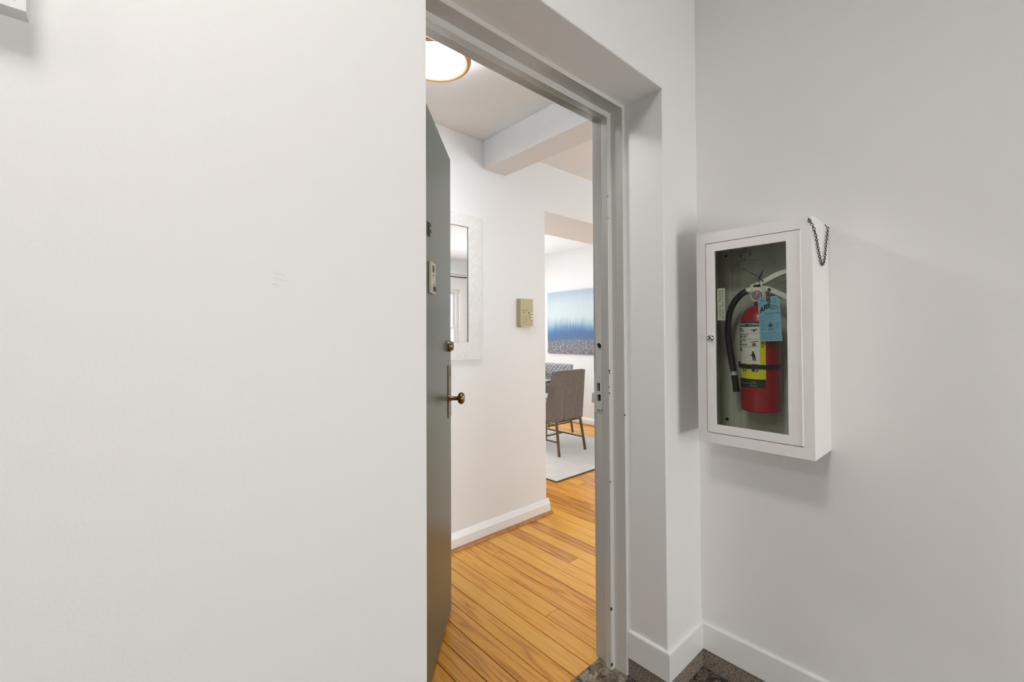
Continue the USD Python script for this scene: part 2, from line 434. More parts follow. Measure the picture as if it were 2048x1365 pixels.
def seen(x, y):
    c = np.array([x, y, -CAM_Z])
    zc = c @ fwd
    if zc < .1:
        return False
    px, py = 1024 + F_PX * (c @ right) / zc, CY_PX - F_PX * (c @ up) / zc
    if not (850 < px < 1200 and 850 < py < 1385):
        return False
    if y > MW and px < 1092:
        return False
    if px < 905 - max(0, (py - 1220)) * .2 - 4:
        return False
    return True


rest = []
k0 = int(math.floor((-.5 - X_J) / PITCH_B))
k1 = int(math.ceil((FX + .1 - X_J) / PITCH_B))
n_seen = 0
for k in range(k0, k1):
    xa, xb = X_J + k * PITCH_B + .0014, X_J + (k + 1) * PITCH_B - .0014
    y = -1.62 - random.random() * 3.0
    while y < DY + .1:
        L = random.choice((1.7, 2.4, 3.0, 3.6, 4.2)) * (.85 + .3 * random.random())
        ya, yb = y + .0006, y + L - .0006
        y += L
        lo = 1.026 if xb < 1.812 else LY - .1
        if yb < lo + .02:
            continue
        ya = max(ya, lo)
        yb = min(yb, DY + .12)
        if yb - ya < .02:
            continue
        zt = RNG.normal(0, .00015)
        b = bx(xa, xb, ya, yb, -.018, zt, .0009)
        if any(seen(xx, yy) for xx in np.linspace(xa, xb, 3) for yy in np.linspace(ya, yb, 25)):
            n_seen += 1
            obj('floorboard', b, OAK, SUB, smooth=False)
        else:
            rest.append(b)
obj('floorboards', cat(rest), OAK, SUB, kind='stuff', smooth=False)

# worn stone sill in the doorway
tp = Polygon([(OL, .900), (OR_, .900), (OR_, 1.0265), (OL, 1.0265)])
th = trimesh.creation.box([OR_ - OL, .1265, .03])
th = th.subdivide().subdivide().subdivide().subdivide()
v = th.vertices.copy()
topm = v[:, 2] > .0149
v += [(OL + OR_) / 2, .963, -.011]
v[topm, 2] += .0035 * (meshkit.fbm(v[topm] * 30, 3) - .5)
th.vertices = v
struct('trim_threshold', th, STONE, 'worn speckled stone threshold in the doorway', 'threshold')

# ---------------- pressed-steel door frame: one profile round three sides
prof = Polygon([(-.002, .906), (.0136, .906), (.0136, .9589), (.0325, .9589), (.0325, .9868), (.0136, .9868), (.0136, 1.0442), (-.002, 1.0442)])
prof = prof.buffer(-.0025, join_style=2).buffer(.0025, quad_segs=4).buffer(.002, quad_segs=3).buffer(-.002, quad_segs=3)


def sweep(poly):
    """extrude a (t, y) profile along z; t grows to -x from the right jamb"""
    from shapely.geometry.polygon import orient
    cs = m3.CrossSection([np.array(orient(poly).exterior.coords)[:-1]])
    return m3.Manifold.extrude(cs, 1.0)


base = sweep(prof)
FT = OH  # frame sits inside the recess
legR = base.scale([-1, 1, FT - .002]).translate([OR_ - .0005, 0, .002])
legL = base.scale([1, 1, FT - .002]).translate([OL + .0005, 0, .002])
head = base.scale([1, 1, OR_ - OL - .002]).rotate([0, 90, 0]).translate([OL + .001, 0, OH - .0005])
headb = head.bounding_box()
frame = legR + legL + head
# strike holes
Xr = OR_ - .0005 - .0136
cyl = m3.Manifold.cylinder(.012, .0105, .0105, 24).rotate([0, 90, 0]).translate([Xr - .001, 1.0188, 1.1843])
frame = frame - cyl - mbox(Xr - .001, Xr + .011, 1.0150, 1.0290, 1.0114, 1.0425) - mbox(Xr - .001, Xr + .011, 1.0120, 1.0285, .9738, .9985)
TF = thing('trim_1', 'grey-white painted steel door frame with stop, strike plate and chipped paint', 'door frame', kind='structure')
obj('frame', frame, FRAME, TF, smooth=35)
obj('bolt_hole', cat([bx(Xr + .0095, Xr + .0125, 1.005, 1.035, 1.168, 1.200)]), DARK, TF)
obj('latch_hole', cat([bx(Xr + .0095, Xr + .0125, 1.008, 1.033, .970, 1.046)]), DARK, TF)
rg = axes(torus(.0118, .0014, 24, 8), (0, 1, 0), (0, 0, 1), (1, 0, 0), (Xr - .0002, 1.0188, 1.1843))
obj('bolt_ring', rg, FRAME, TF)
sp = m3.Manifold.cube([.0018, .034, .150]).translate([Xr - .0012, 1.006, .930])
sp += mbox(Xr - .0012, Xr + .0006, 1.03, 1.0535, .9640, 1.0020)
sp = sp - mbox(Xr - .01, Xr + .011, 1.0150, 1.0290, 1.0114, 1.0425) - mbox(Xr - .01, Xr + .011, 1.0120, 1.0285, .9738, .9985)
obj('strike_plate', sp, FRAME, TF)
for z in (1.066, .938):
    obj('screw', disc((Xr - .0012, 1.0215, z), (-1, 0, 0), .0042, .0009, 12), FRAME, TF)
obj('screw_slot', cat([bar((Xr - .0022, 1.028, .9405), (Xr - .0022, 1.0125, .9375), .0016), bx(Xr - .0014, Xr + .001, 1.0055, 1.0075, .934, .944)]), CHIP, TF)
Xs = OR_ - .0005 - .0325
for y, z, r in ((.9583, 1.739, .0024), (.9583, 1.6588, .0024), (.9583, 1.0935, .0038), (.9584, 1.0843, .0028), (.9584, 1.033, .0026), (.9585, 1.011, .003), (.9585, .2245, .0055), (.9583, .6862, .003), (.9583, .022, .006)):
    p = trimesh.creation.icosphere(1, r)
    p.vertices *= [.9, .45, 1.2]
    p.vertices += RNG.normal(0, r * .12, p.vertices.shape)
    p.apply_translation([Xs + .0016, y + .0012, z])
    obj('paint_chip', p, CHIP, TF)
p = trimesh.creation.icosphere(1, .003)
p.apply_translation([OR_ - .0132, .9068, .935])
obj('paint_chip', p, CHIP, TF)

# ---------------- corridor base boards over a carpet cove
BZ0, BZ1 = .068, .165


def base_run(a, b, n, z0, z1, t, m0=0, m1=0):
    """a skirting from a to b (xy), thickness t along the normal n"""
    a, b, n = np.array(a, float), np.array(b, float), np.array(n, float)
    L = np.linalg.norm(b - a)
    d = (b - a) / L
    h = z1 - z0
    pts = [(0, 0), (t, 0), (t, h - t * .9)]
    for q in range(1, 5):
        an = math.pi / 2 * q / 5
        pts.append((t * .25 + t * .75 * math.cos(an), h - t * .9 + t * .9 * math.sin(an)))
    pts += [(t * .25, h), (0, h)]
    m = prism(Polygon(pts), L)
    v = m.vertices
    at0 = v[:, 2] < L / 2
    v[at0, 2] -= m0 * v[at0, 0]
    v[~at0, 2] += m1 * v[~at0, 0]
    return axes(m, (*n, 0), (0, 0, 1), (*d, 0), (*a, z0))


TB = .010
struct('baseboard_front', base_run((OR_, Y0), (RX, Y0), (0, -1), BZ0, BZ1, TB, 1, -1), TRIM, 'white baseboard under the narrow wall strip right of the door recess', 'baseboard')
struct('baseboard_jamb', base_run((OR_, Y0), (OR_, .905), (-1, 0), BZ0, BZ1, TB, 1, 0), TRIM, 'white baseboard inside the door recess beside the steel frame', 'baseboard')
struct('baseboard_right', base_run((RX, -2.7), (RX, Y0), (-1, 0), BZ0, BZ1, TB, 0, -1), TRIM, 'white baseboard along the wall under the extinguisher cabinet', 'baseboard')
struct('baseboard_left', base_run((-4.2, Y0), (OL, Y0), (0, -1), BZ0, BZ1, TB), TRIM, 'white baseboard along the wall left of the door', 'baseboard')
struct('trim_carpet_front', bx(OR_ - .006, RX, Y0 - .006, Y0, 0, BZ0), CARPET_BASE, 'brown carpet strip below the baseboard right of the door recess', 'carpet base')
struct('trim_carpet_jamb', bx(OR_ - .006, OR_, Y0, .905, 0, BZ0), CARPET_BASE, 'brown carpet strip below the baseboard inside the recess', 'carpet base')
struct('trim_carpet_right', bx(RX - .006, RX, -2.7, Y0 - .006, 0, BZ0), CARPET_BASE, 'brown carpet strip along the cabinet wall', 'carpet base')
struct('trim_carpet_left', bx(-4.2, OL, Y0 - .006, Y0, 0, BZ0), CARPET_BASE, 'brown carpet strip along the wall left of the door', 'carpet base')

# ---------------- apartment base boards
def inner_base(a, b, n):
    a, b, n = np.array(a, float), np.array(b, float), np.array(n, float)
    L = np.linalg.norm(b - a)
    d = (b - a) / L
    t = .020
    poly = Polygon([(0, .0), (t, .0), (t, .068), (.017, .073), (.004, .100), (0, .102)])
    return axes(prism(poly, L), (*n, 0), (0, 0, 1), (*d, 0), (*a, .0))


def shoe(a, b, n):
    a, b, n = np.array(a, float), np.array(b, float), np.array(n, float)
    L = np.linalg.norm(b - a)
    d = (b - a) / L
    pts = [(0, 0), (.016, 0)] + [(.016 * math.cos(q), .019 * math.sin(q)) for q in np.linspace(.2, math.pi / 2, 6)] + [(0, .019)]
    return axes(prism(Polygon(pts), L), (*n, 0), (0, 0, 1), (*d, 0), (*a, 0.0005))


struct('baseboard_mirror', uni([inner_base((.2, MW), (MWE + .020, MW), (0, -1)), inner_base((MWE, MW), (MWE, MWB), (1, 0))]), TRIM, 'white baseboard with bevelled top under the mirror wall', 'baseboard')
struct('baseboard_far', inner_base((FX, LY), (FX, DY), (-1, 0)), TRIM, 'white baseboard along the far dining room wall', 'baseboard')
struct('baseboard_window', inner_base((1.812, LY), (FX, LY), (0, 1)), TRIM, 'white baseboard under the living room window', 'baseboard')
SHO = uni([shoe((.2, MW - .020), (MWE + .036, MW - .020), (0, -1)), shoe((MWE + .020, MW - .020), (MWE + .020, MWB), (1, 0))])
struct('trim_shoe_mirror', SHO, SHOE, 'brown wood shoe moulding along the foyer baseboard', 'moulding')
struct('trim_shoe_far', shoe((FX - .02, LY), (FX - .02, DY), (-1, 0)), SHOE, 'brown wood shoe moulding along the far dining wall', 'moulding')
struct('trim_crown', bx(1.812, FX, LY, LY + .03, 2.205, 2.245, .004), TRIM, 'thin white moulding above the living room curtain rod', 'moulding')


# ---------------- windows
def window(name, x0, x1, z0, z1, yw, out, label, along_y=False):
    """a double hung window in a wall at y = yw (or, along_y, at x = yw), open air on the side out (+1 or -1)"""
    t = thing(name, label, 'window', kind='structure')
    s = out

    def put(xa, xb, ya, yb, za, zb):
        ya, yb = sorted((yw + s * ya, yw + s * yb))
        return mbox(ya, yb, xa, xb, za, zb) if along_y else mbox(xa, xb, ya, yb, za, zb)

    f = .045
    obj('frame', put(x0, x1, .03, .105, z0, z1) - put(x0 + f, x1 - f, .0, .2, z0 + f, z1 - f), TRIM, t)
    zm = (z0 + z1) / 2
    n = 1 if x1 - x0 < 1.7 else 2
    for k in range(n):
        xa, xb = x0 + f + k * (x1 - x0 - 2 * f) / n + .001, x0 + f + (k + 1) * (x1 - x0 - 2 * f) / n - .001
        for za, zb, off in ((z0 + f + .001, zm + .02, .040), (zm - .02, z1 - f - .001, .070)):
            e, xm = .038, (xa + xb) / 2
            sash = put(xa, xb, off, off + .026, za, zb) - put(xa + e, xm - .009, off - .05, off + .1, za + e, zb - e) - put(xm + .009, xb - e, off - .05, off + .1, za + e, zb - e)
            sp_ = obj('sash', sash, TRIM, t)
            obj('pane', put(xa + e, xb - e, off + .011, off + .015, za + e, zb - e), GLASS, sp_)
    c = .085
    obj('casing', put(x0 - c, x1 + c, -.018, 0, z0, z1 + c) - put(x0, x1, -.1, .1, z0 - .1, z1), TRIM, t)
    obj('sill', put(x0 - c - .02, x1 + c + .02, -.05, -.0005, z0 - .03, z0 - .0005) + put(x0 + .001, x1 - .001, -.0005, .03, z0 - .03, z0 - .0005), TRIM, t)
    return t


window('window_1', 2.95, 4.02, .72, 1.96, LY, -1, 'white double hung living room window seen in the foyer mirror')
window('window_2', 2.1, 4.3, .70, 2.10, DY, 1, 'wide white double hung window of the dining room')
window('window_3', 0, 1.5, .38, 1.42, -2.7, -1, 'low landing window behind the camera')
window('window_4', 4.66, 5.46, .72, 2.06, FX, 1, 'white double hung dining room window beside the painting', True)
window('window_5', -1.15, .05, .72, 2.06, FX, 1, 'white double hung window in the right wall of the living room', True)

# ================================================================== DOOR
DW, DT, DZ0, DZ1 = .878, .044, .010, 2.024
ANG = math.radians(46.6)
hx, hy = .658 * .755, 1.336 * .755       # hinge corner of the corridor face
# local: x along the door from the hinge, y = -thickness (behind), corridor face at y = 0 facing -y
DR = thing('door_1', 'dark green painted apartment door standing half open into the foyer', 'door', (hx, hy, 0), ANG, kind='structure')
obj('leaf', bx(0, DW, 0, DT, DZ0, DZ1, .002), DOOR, DR, label='dark green door leaf')


def text_on(txt, h, depth, bold=True):
    return meshkit.text_mesh(txt, h, depth, bold)


nm = text_on('8', .050, .006)
nm.apply_translation([-nm.bounds[:, 0].mean(), -nm.bounds[:, 1].mean(), 0])
nm.vertices[:, 0] *= 1.05
obj('door_number', axes(nm, (1, 0, 0), (0, 0, 1), (0, -1, 0), (.436, 0, 1.602)), NUMERAL, DR, label='dark metal numeral on the door')
VB = obj('door_viewer', bx(.427, .506, -.0085, 0, 1.376, 1.487, .0015), VIEWER, DR, label='cream door viewer box with lens and black button')
obj('lens', disc((.465, -.0085, 1.464), (0, -1, 0), .011, .002, 20), BLACK, VB)
obj('lens_ring', axes(torus(.0125, .002, 24, 6), (1, 0, 0), (0, 0, 1), (0, -1, 0), (.465, -.0085, 1.464)), OLD_BRASS, VB)
obj('slot', cat([bx(.462, .484, -.0092, -.0080, 1.441, 1.443), bx(.462, .464, -.0092, -.0080, 1.435, 1.443), bx(.462, .484, -.0092, -.008, 1.409, 1.411), bx(.482, .484, -.0092, -.008, 1.402, 1.411)]), DARK, VB)
obj('button', bx(.470, .500, -.013, -.008, 1.385, 1.402, .001), BLACK, VB)
# dead bolt cylinder
DBX, DBZ = .815, 1.180
db = lathe([(0, 0), (.025, 0), (.025, .010), (.023, .0125), (.021, .0125), (.019, .019), (.0165, .022), (0, .022)], 28)
dbo = obj('dead_bolt', axes(db, (1, 0, 0), (0, 0, 1), (0, -1, 0), (DBX, 0, DBZ)), OLD_BRASS, DR, label='round brass dead bolt cylinder')
obj('keyhole', bx(DBX - .0015, DBX + .0015, -.0228, -.0215, DBZ - .006, DBZ + .006), DARK, dbo)
# latch guard plate and knob
PLZ0, PLZ1 = .868, 1.098
lp = obj('lock_plate', bx(.800, .868, -.0035, 0, PLZ0, PLZ1, .0012), OLD_BRASS, DR, label='long narrow lock plate')
obj('key_slot', bx(.835, .841, -.0042, -.003, 1.045, 1.080), DARK, lp)
for z in (PLZ0 + .015, PLZ1 - .015):
    obj('screw', disc((.838, -.0035, z), (0, -1, 0), .004, .001, 10), OLD_BRASS, lp)
KX, KZ = .815, .953
kn = lathe([(0, 0), (.0165, 0), (.016, .004), (.011, .006), (.0092, .018), (.0090, .034), (.0100, .038), (.0160, .0395), (.0215, .0425), (.0252, .048), (.0258, .0535), (.0248, .0585), (.0215, .0630), (.0150, .0662), (.008, .0675), (0, .0678)], 36)
obj('knob', axes(kn, (1, 0, 0), (0, 0, 1), (0, -1, 0), (KX, -.0035, KZ)), BRASS, DR, label='round brass knob on the corridor side')
obj('inner_knob', axes(kn, (-1, 0, 0), (0, 0, 1), (0, 1, 0), (KX, DT, KZ)), BRASS, DR, label='round brass knob on the foyer side')
for z in (.25, 1.02, 1.80):
    obj('hinge', cat([bx(-.012, .0, .002, .040, z - .05, z + .05), axes(lathe([(0, 0), (.007, 0), (.007, .1), (0, .1)], 12), (1, 0, 0), (0, 1, 0), (0, 0, 1), (-.008, .046, z - .05))]), STEEL, DR)

# ================================================================== EXTINGUISHER CABINET
CX0, CXB = 1.4405, RX            # front, wall
CY0, CY1, CZ0, CZ1 = .347, .677, .871, 1.560
OY0, OY1, OZ0, OZ1 = .3750, .6472, .9036, 1.5265   # door opening
cab = thing('extinguisher_cabinet', 'white steel fire extinguisher cabinet with glazed door mounted on the corridor end wall', 'cabinet', (CXB, (CY0 + CY1) / 2, CZ0))
OC = np.array([CXB, (CY0 + CY1) / 2, CZ0])


def cobj(name, m, mt, parent=None, **kw):
    m = to_tm(m).copy()
    m.apply_translation(-OC)
    return obj(name, m, mt, parent or cab, **kw)


T = .0015
body = mbox(CX0, CXB, CY0, CY1, CZ0, CZ1) - mbox(CX0 - .01, CX0 + .02, OY0, OY1, OZ0, OZ1) - mbox(CX0 + .014, CXB - .003, CY0 + T, CY1 - T, CZ0 + T, CZ1 - T)
cobj('body', body, CAB, label='white sheet steel box')
# grey lining inside the box
lin = mbox(CX0 + .016, CXB - .004, CY0 + .003, CY1 - .003, CZ0 + .003, CZ1 - .003) - mbox(CX0 - .01, CXB - .006, CY0 + .0045, CY1 - .0045, CZ0 + .0045, CZ1 - .0045)
ln = cobj('lining', lin, CAB_IN, label='grey-green inside of the cabinet')
cobj('fold', cat([bx(CXB - .009, CXB - .006, .4915, .4945, CZ0 + .006, CZ1 - .006), bx(CXB - .009, CXB - .006, .6010, .604, CZ0 + .006, CZ1 - .006), bx(CXB - .009, CXB - .006, .627, .630, CZ0 + .006, CZ1 - .006)]), CAB_IN, ln)
for y, z in ((.648, 1.5065), (.6508, .9234)):
    cobj('mounting_hole', disc((CXB - .0061, y, z), (-1, 0, 0), .0055, .0006, 16), DARK, ln)
# door
G0, G1, GZ0, GZ1 = .411, .618, .932, 1.4977
DYa, DYb, DZa, DZb = OY0 + .0022, OY1 - .0022, OZ0 + .0022, OZ1 - .0022
cdoor = mbox(CX0 - .001, CX0 + .012, DYa, DYb, DZa, DZb) - mbox(CX0 - .02, CX0 + .03, G0, G1, GZ0, GZ1)
cd = cobj('door', cdoor, CAB, label='white glazed door of the cabinet')
cobj('gap_lining', mbox(CX0 + .012, CX0 + .0135, OY0 - .004, OY1 + .004, OZ0 - .004, OZ1 + .004) - mbox(CX0, CX0 + .03, DYa + .006, DYb - .006, DZa + .006, DZb - .006), DARK)
cobj('glass', bx(CX0 + .004, CX0 + .0065, G0 - .002, G1 + .002, GZ0 - .002, GZ1 + .002), CAB_GLASS, cd)
kn = lathe([(0, 0), (.0115, 0), (.0118, .002), (.0105, .006), (.008, .009), (.0055, .0098), (.0045, .0085), (0, .0085)], 28)
cobj('knob', axes(kn, (0, 1, 0), (0, 0, 1), (-1, 0, 0), (CX0 - .001, .6325, 1.2139)), CHROME, cd, label='round chrome knob')
# piano hinge
hz = np.arange(OZ0 + .004, OZ1 - .010, .0088)
cobj('hinge', cat([axes(lathe([(0, 0), (.0025, 0), (.0025, .0084), (0, .0084)], 10), (1, 0, 0), (0, 1, 0), (0, 0, 1), (CX0 - .0012, OY0 + .0012, z)) for z in hz]), CAB, cd, label='long piano hinge')


def face_text(txt, h, y_left, z, x, depth=.0003, bold=False, width=None):
    """lettering that faces the corridor (-x); y_left is where it starts, reading towards -y"""
    t = meshkit.text_mesh(txt, h, depth, bold)
    if width:
        t.vertices[:, 0] *= width / (t.bounds[1, 0] - t.bounds[0, 0])
    return axes(t, (0, -1, 0), (0, 0, 1), (-1, 0, 0), (x, y_left, z))


# upright sticker behind the glass
SX = CX0 + .0068
st = cobj('sticker', bx(SX, SX + .0003, .5882, .6125, 1.2710, 1.3755), STICKER, cd, label='pale upright sticker with two columns of letters')
lets = []
for col, word in ((.5955, 'PULL TO OPEN'), (.6040, 'BREAK GLASS')):
    n = len(word)
    step = .0955 / 12
    for i, ch in enumerate(word):
        if ch == ' ':
            continue
        t = meshkit.text_mesh(ch, .0052, .0003, True)
        t.apply_translation([-(t.bounds[0, 0] + t.bounds[1, 0]) / 2, 0, 0])
        lets.append(axes(t, (0, -1, 0), (0, 0, 1), (-1, 0, 0), (SX - .0001, col, 1.3665 - (i + .3) * step - (0 if n == 12 else .001))))
cobj('lettering', cat(lets), BLACKP, st)
# maker's round mark on the glass
EX = CX0 + .0069
circ = Point(0, 0).buffer(.0190, quad_segs=16)
towers = unary_union([sbox(-.0075, -.0165, -.001, .001), sbox(.0012, -.0165, .0080, .0015), Polygon([(-.0075, .001), (-.001, .0), (-.001, .003)]), Polygon([(.0012, .0015), (.008, .0035), (.008, .001)]),
                      sbox(-.0125, -.0125, -.0095, -.008), sbox(.0100, -.0115, .0122, -.007)])
mark = prism(circ.difference(towers), .0003)
em = cobj('maker_mark', axes(mark, (0, -1, 0), (0, 0, 1), (-1, 0, 0), (EX, .5258, 1.4762)), BLACKP, cd, label='round black maker mark printed on the glass')
cobj('lettering', cat([face_text('J L INDUSTRIES', .0058, .5590, 1.4510, EX, width=.0655), face_text('BLOOMINGTON MN USA', .0042, .5592, 1.4425, EX, width=.0640)]), BLACKP, em)
# chain of a lost hammer
scr = cobj('chain_screw', disc((CX0, .3535, 1.5510), (-1, 0, 0), .0040, .003, 14), STEEL)
cobj('screw_recess', disc((CX0 - .003, .3535, 1.5512), (-1, 0, 0), .0018, .0003, 8), DARK, scr)
path = spline([(CX0 - .004, .3535, 1.548), (1.449, .3440, 1.522), (1.478, .3425, 1.478), (1.505, .3425, 1.442), (1.523, .3425, 1.4285), (1.541, .3425, 1.436), (1.562, .3425, 1.474), (1.580, .3425, 1.514), (1.594, .3425, 1.549)], 400)
s = np.r_[0, np.cumsum(np.linalg.norm(np.diff(path, axis=0), axis=1))]
ch = cobj('chain_end', bar((1.575, .3455, 1.5565), (1.596, .3445, 1.5495), .0018), CHAIN)
chn = stage.DefinePrim(cab.GetPath().AppendChild('chain'), 'Xform')
NL = 22
for i in range(NL):
    sc = (i + .5) / NL * s[-1]
    p = np.array([np.interp(sc, s, path[:, k]) for k in range(3)])
    q = np.array([np.interp(min(sc + .004, s[-1]), s, path[:, k]) for k in range(3)]) - np.array([np.interp(max(sc - .004, 0), s, path[:, k]) for k in range(3)])
    q /= np.linalg.norm(q)
    nrm = np.array([0, -1.0, 0]) if i > 2 else np.array([-.8, -.6, 0])
    sd = np.cross(q, nrm)
    sd /= np.linalg.norm(sd)
    nz = np.cross(sd, q)
    L = s[-1] / NL
    l1 = torus(.0036, .00105, 14, 6)
    l1.vertices *= [1.0, 1.12, 1]
    l1.apply_translation([0, -L * .22, 0])
    l2 = torus(.0026, .00105, 12, 6)
    l2.vertices *= [1.0, 1.65, 1]
    l2 = axes(l2, (0, 0, 1), (0, 1, 0), (-1, 0, 0), (0, L * .30, 0))
    m = axes(cat([l1, l2]), sd, q, nz, p)
    cobj('link', m, CHAIN, chn)

# ================================================================== EXTINGUISHER
EXX, EXY, ER = 1.533, .515, .057
ext = thing('fire_extinguisher', 'red fire extinguisher with black hose strapped inside the white wall cabinet', 'fire extinguisher', (EXX, EXY, .98))
cdir = np.array([-.948, -.318])
edir = np.array([.318, -.948])
OE = np.array([EXX, EXY, .98])


def eobj(name, m, mt, parent=None, **kw):
    m = to_tm(m).copy()
    m.apply_translation(-OE)
    return obj(name, m, mt, parent or ext, **kw)


prof_ = [(0, .004), (.040, .004), (.046, .001), (.0535, .0), (.0565, .004), (ER, .010), (ER, .275)]
for a in np.linspace(0, math.pi / 2, 9)[1:]:
    prof_.append((.016 + (ER - .016) * math.cos(a), .275 + .062 * math.sin(a)))
prof_ += [(.016, .352), (0, .352)]
eobj('cylinder', axes(lathe(prof_, 56), (1, 0, 0), (0, 1, 0), (0, 0, 1), (EXX, EXY, .98)), RED, label='red enamelled cylinder')


def bend(m, r0):
    """wrap a flat mesh (x = arc along the cylinder, y = z, z = height over the skin)"""
    m = m.copy()
    x, y, z = m.vertices.T
    ph, rr = x / ER, r0 + z
    xy = np.outer(rr * np.cos(ph), cdir) + np.outer(rr * np.sin(ph), edir)
    m.vertices = np.c_[xy[:, 0] + EXX, xy[:, 1] + EXY, y]
    return m


def patch(a0, a1, z0, z1, h):
    """a curved label from angle a0 to a1 (degrees, 0 = towards the camera, + = to the right)"""
    n = max(2, int(abs(a1 - a0) / 4))
    P = [(math.radians(a0 + (a1 - a0) * i / n) * ER, z) for z in (z0, z1) for i in range(n + 1)]
    V, Fc = [], []
    for zz in (0, h):
        V += [(x, y, zz) for x, y in P]
    k = n + 1
    for i in range(n):
        Fc += [(2 * k + i, 2 * k + i + 1, 3 * k + i + 1), (2 * k + i, 3 * k + i + 1, 3 * k + i)]
        Fc += [(i + 1, i, k + i), (i + 1, k + i, k + i + 1), (i, i + 1, 2 * k + i + 1), (i, 2 * k + i + 1, 2 * k + i), (k + i + 1, k + i, 3 * k + i), (k + i + 1, 3 * k + i, 3 * k + i + 1)]
    m = trimesh.Trimesh(np.array(V), np.array(Fc), process=False)
    return bend(m, ER)


lb = eobj('label', patch(-104, 15, 1.058, 1.250, .0003), YELLOW, label='yellow and white instruction label with black bands')
eobj('white_panel', patch(-104, -1, 1.1325, 1.250, .0005), LABELW, lb)
eobj('black_band', patch(-104, 0, 1.2495, 1.2655, .0006), BLACKP, lb)
eobj('black_band', patch(-104, 14.5, 1.0575, 1.0845, .0006), BLACKP, lb)


def ltext(txt, h, a_left, z, width_deg=None, bold=False, hgt=.0008, italic=0.0):
    t = meshkit.text_mesh(txt, h, .0002, bold)
    if width_deg:
        t.vertices[:, 0] *= math.radians(width_deg) * ER / (t.bounds[1, 0] - t.bounds[0, 0])
    t.vertices[:, 0] += italic * t.vertices[:, 1]
    t = t.subdivide() if len(t.faces) < 3000 else t
    t.apply_translation([math.radians(a_left) * ER - t.bounds[0, 0], z, 0])
    return bend(t, ER + hgt)


eobj('lettering', ltext('INSTRUCTIONS', .0075, -100, 1.2537, 100, True), LABELW, lb)


def script_line(a0, z, width, h, tall):
    """a line of joined-up handwriting too small to read"""
    n = 110
    t = np.linspace(0, 1, n)
    x = t * width + .30 * h * np.sin(t * 2 * math.pi * width / h * .9)
    y = h * (.32 + .32 * np.sin(t * 2 * math.pi * width / h * .9 + 1.2))
    for c in tall:
        y += 1.3 * h * np.exp(-((t - c) / .016) ** 2)
    x = x + .3 * y
    from shapely.geometry import LineString
    g = LineString(np.c_[x, y]).buffer(.00028, quad_segs=2)
    m = prism(g, .0002)
    m.apply_translation([math.radians(a0) * ER, z, 0])
    return bend(m, ER + .0009)


SCRIPT = mat('script_grey', (.42, .40, .36), .5)
eobj('script', script_line(-66, 1.0695, .052, .0042, (.04, .80, .84, .93)), SCRIPT, lb)
eobj('script', script_line(-34, 1.0612, .024, .0034, (.3, .75)), SCRIPT, lb)
lines = []
for txt, z, a, wd in (('1 HOLD UPRIGHT', 1.241, -95, 40), ('PULL RING PIN', 1.2345, -95, 46), ('2 STAND BACK', 1.2225, -95, 62), ('8 FEET FROM FIRE', 1.2155, -95, 54), ('AIM AT BASE', 1.2045, -95, 52), ('OF FIRE', 1.1985, -95, 32), ('3 SQUEEZE LEVER', 1.1905, -95, 56), ('SWEEP', 1.1775, -95, 36), ('SIDE TO SIDE', 1.1720, -95, 36)):
    lines.append(ltext(txt, .0038, a, z, wd, True))
for z in (1.2285, 1.2105, 1.1855):
    lines.append(patch(-98, -4, z, z + .0007, .0008))
# little drawings: hands on levers, a person sweeping a hose
def pic(polys, a, z):
    g = unary_union(polys)
    ms = [prism(q, .0002) for q in getattr(g, 'geoms', [g])]
    m = cat(ms)
    m.apply_translation([math.radians(a) * ER, z, 0])
    return bend(m, ER + .0008)


def seg(a, b, w):
    from shapely.geometry import LineString
    return LineString([a, b]).buffer(w / 2, quad_segs=3)


lines.append(pic([seg((-.009, 0), (.001, .001), .0022), seg((.001, .001), (.009, .004), .0018), seg((.0, .0), (.010, -.0005), .002), Point(0, -.002).buffer(.0028)], -17, 1.2385))
lines.append(pic([seg((-.009, -.0005), (.0, .0015), .0022), seg((.0, .0015), (.010, .0025), .002), seg((.002, .003), (.009, .0035), .0014)], -17, 1.2005))
lines.append(pic([Point(0, .0205).buffer(.0026), seg((0, .0165), (.0025, .009), .0062), seg((-.0005, .017), (-.0065, .009), .0022), seg((-.0065, .009), (-.024, .001), .0016), seg((.001, .010), (.0005, -.005), .0036), seg((.004, .011), (.0062, -.0062), .0036), seg((-.003, .012), (-.0015, .004), .0030), seg((.0005, -.005), (-.002, -.0055), .002)], -20, 1.1495))
chem = meshkit.text_mesh('DRY CHEMICAL', .0062, .0002, True)
chem = axes(chem, (0, -1, 0), (1, 0, 0), (0, 0, 1))
chem.apply_translation([math.radians(3.4) * ER - chem.bounds[0, 0], 1.246 - chem.bounds[1, 1], 0])
lines.append(bend(chem, ER + .0006))
for a0, a1 in ((-58, -44), (-24, -7)):
    lines.append(patch(a0, a1, 1.108, 1.1315, .0007))
eobj('print', cat(lines), BLACKP, lb, kind='stuff')
eobj('class_symbol', pic([seg((-.003, 0), (.003, .003), .002), Point(.002, -.001).buffer(.0016)], -51, 1.1125), LABELW, lb)
eobj('class_symbol', pic([seg((-.002, -.002), (.003, .002), .0022), Point(.001, .003).buffer(.0014)], -13, 1.1125), LABELW, lb)
bp = pic([Point(0, 0).buffer(.0052), seg((-.004, -.003), (.004, -.003), .004)], -17, 1.1935)
eobj('red_burst', bp, mat('print_red', (.30, .11, .09), .6), lb)
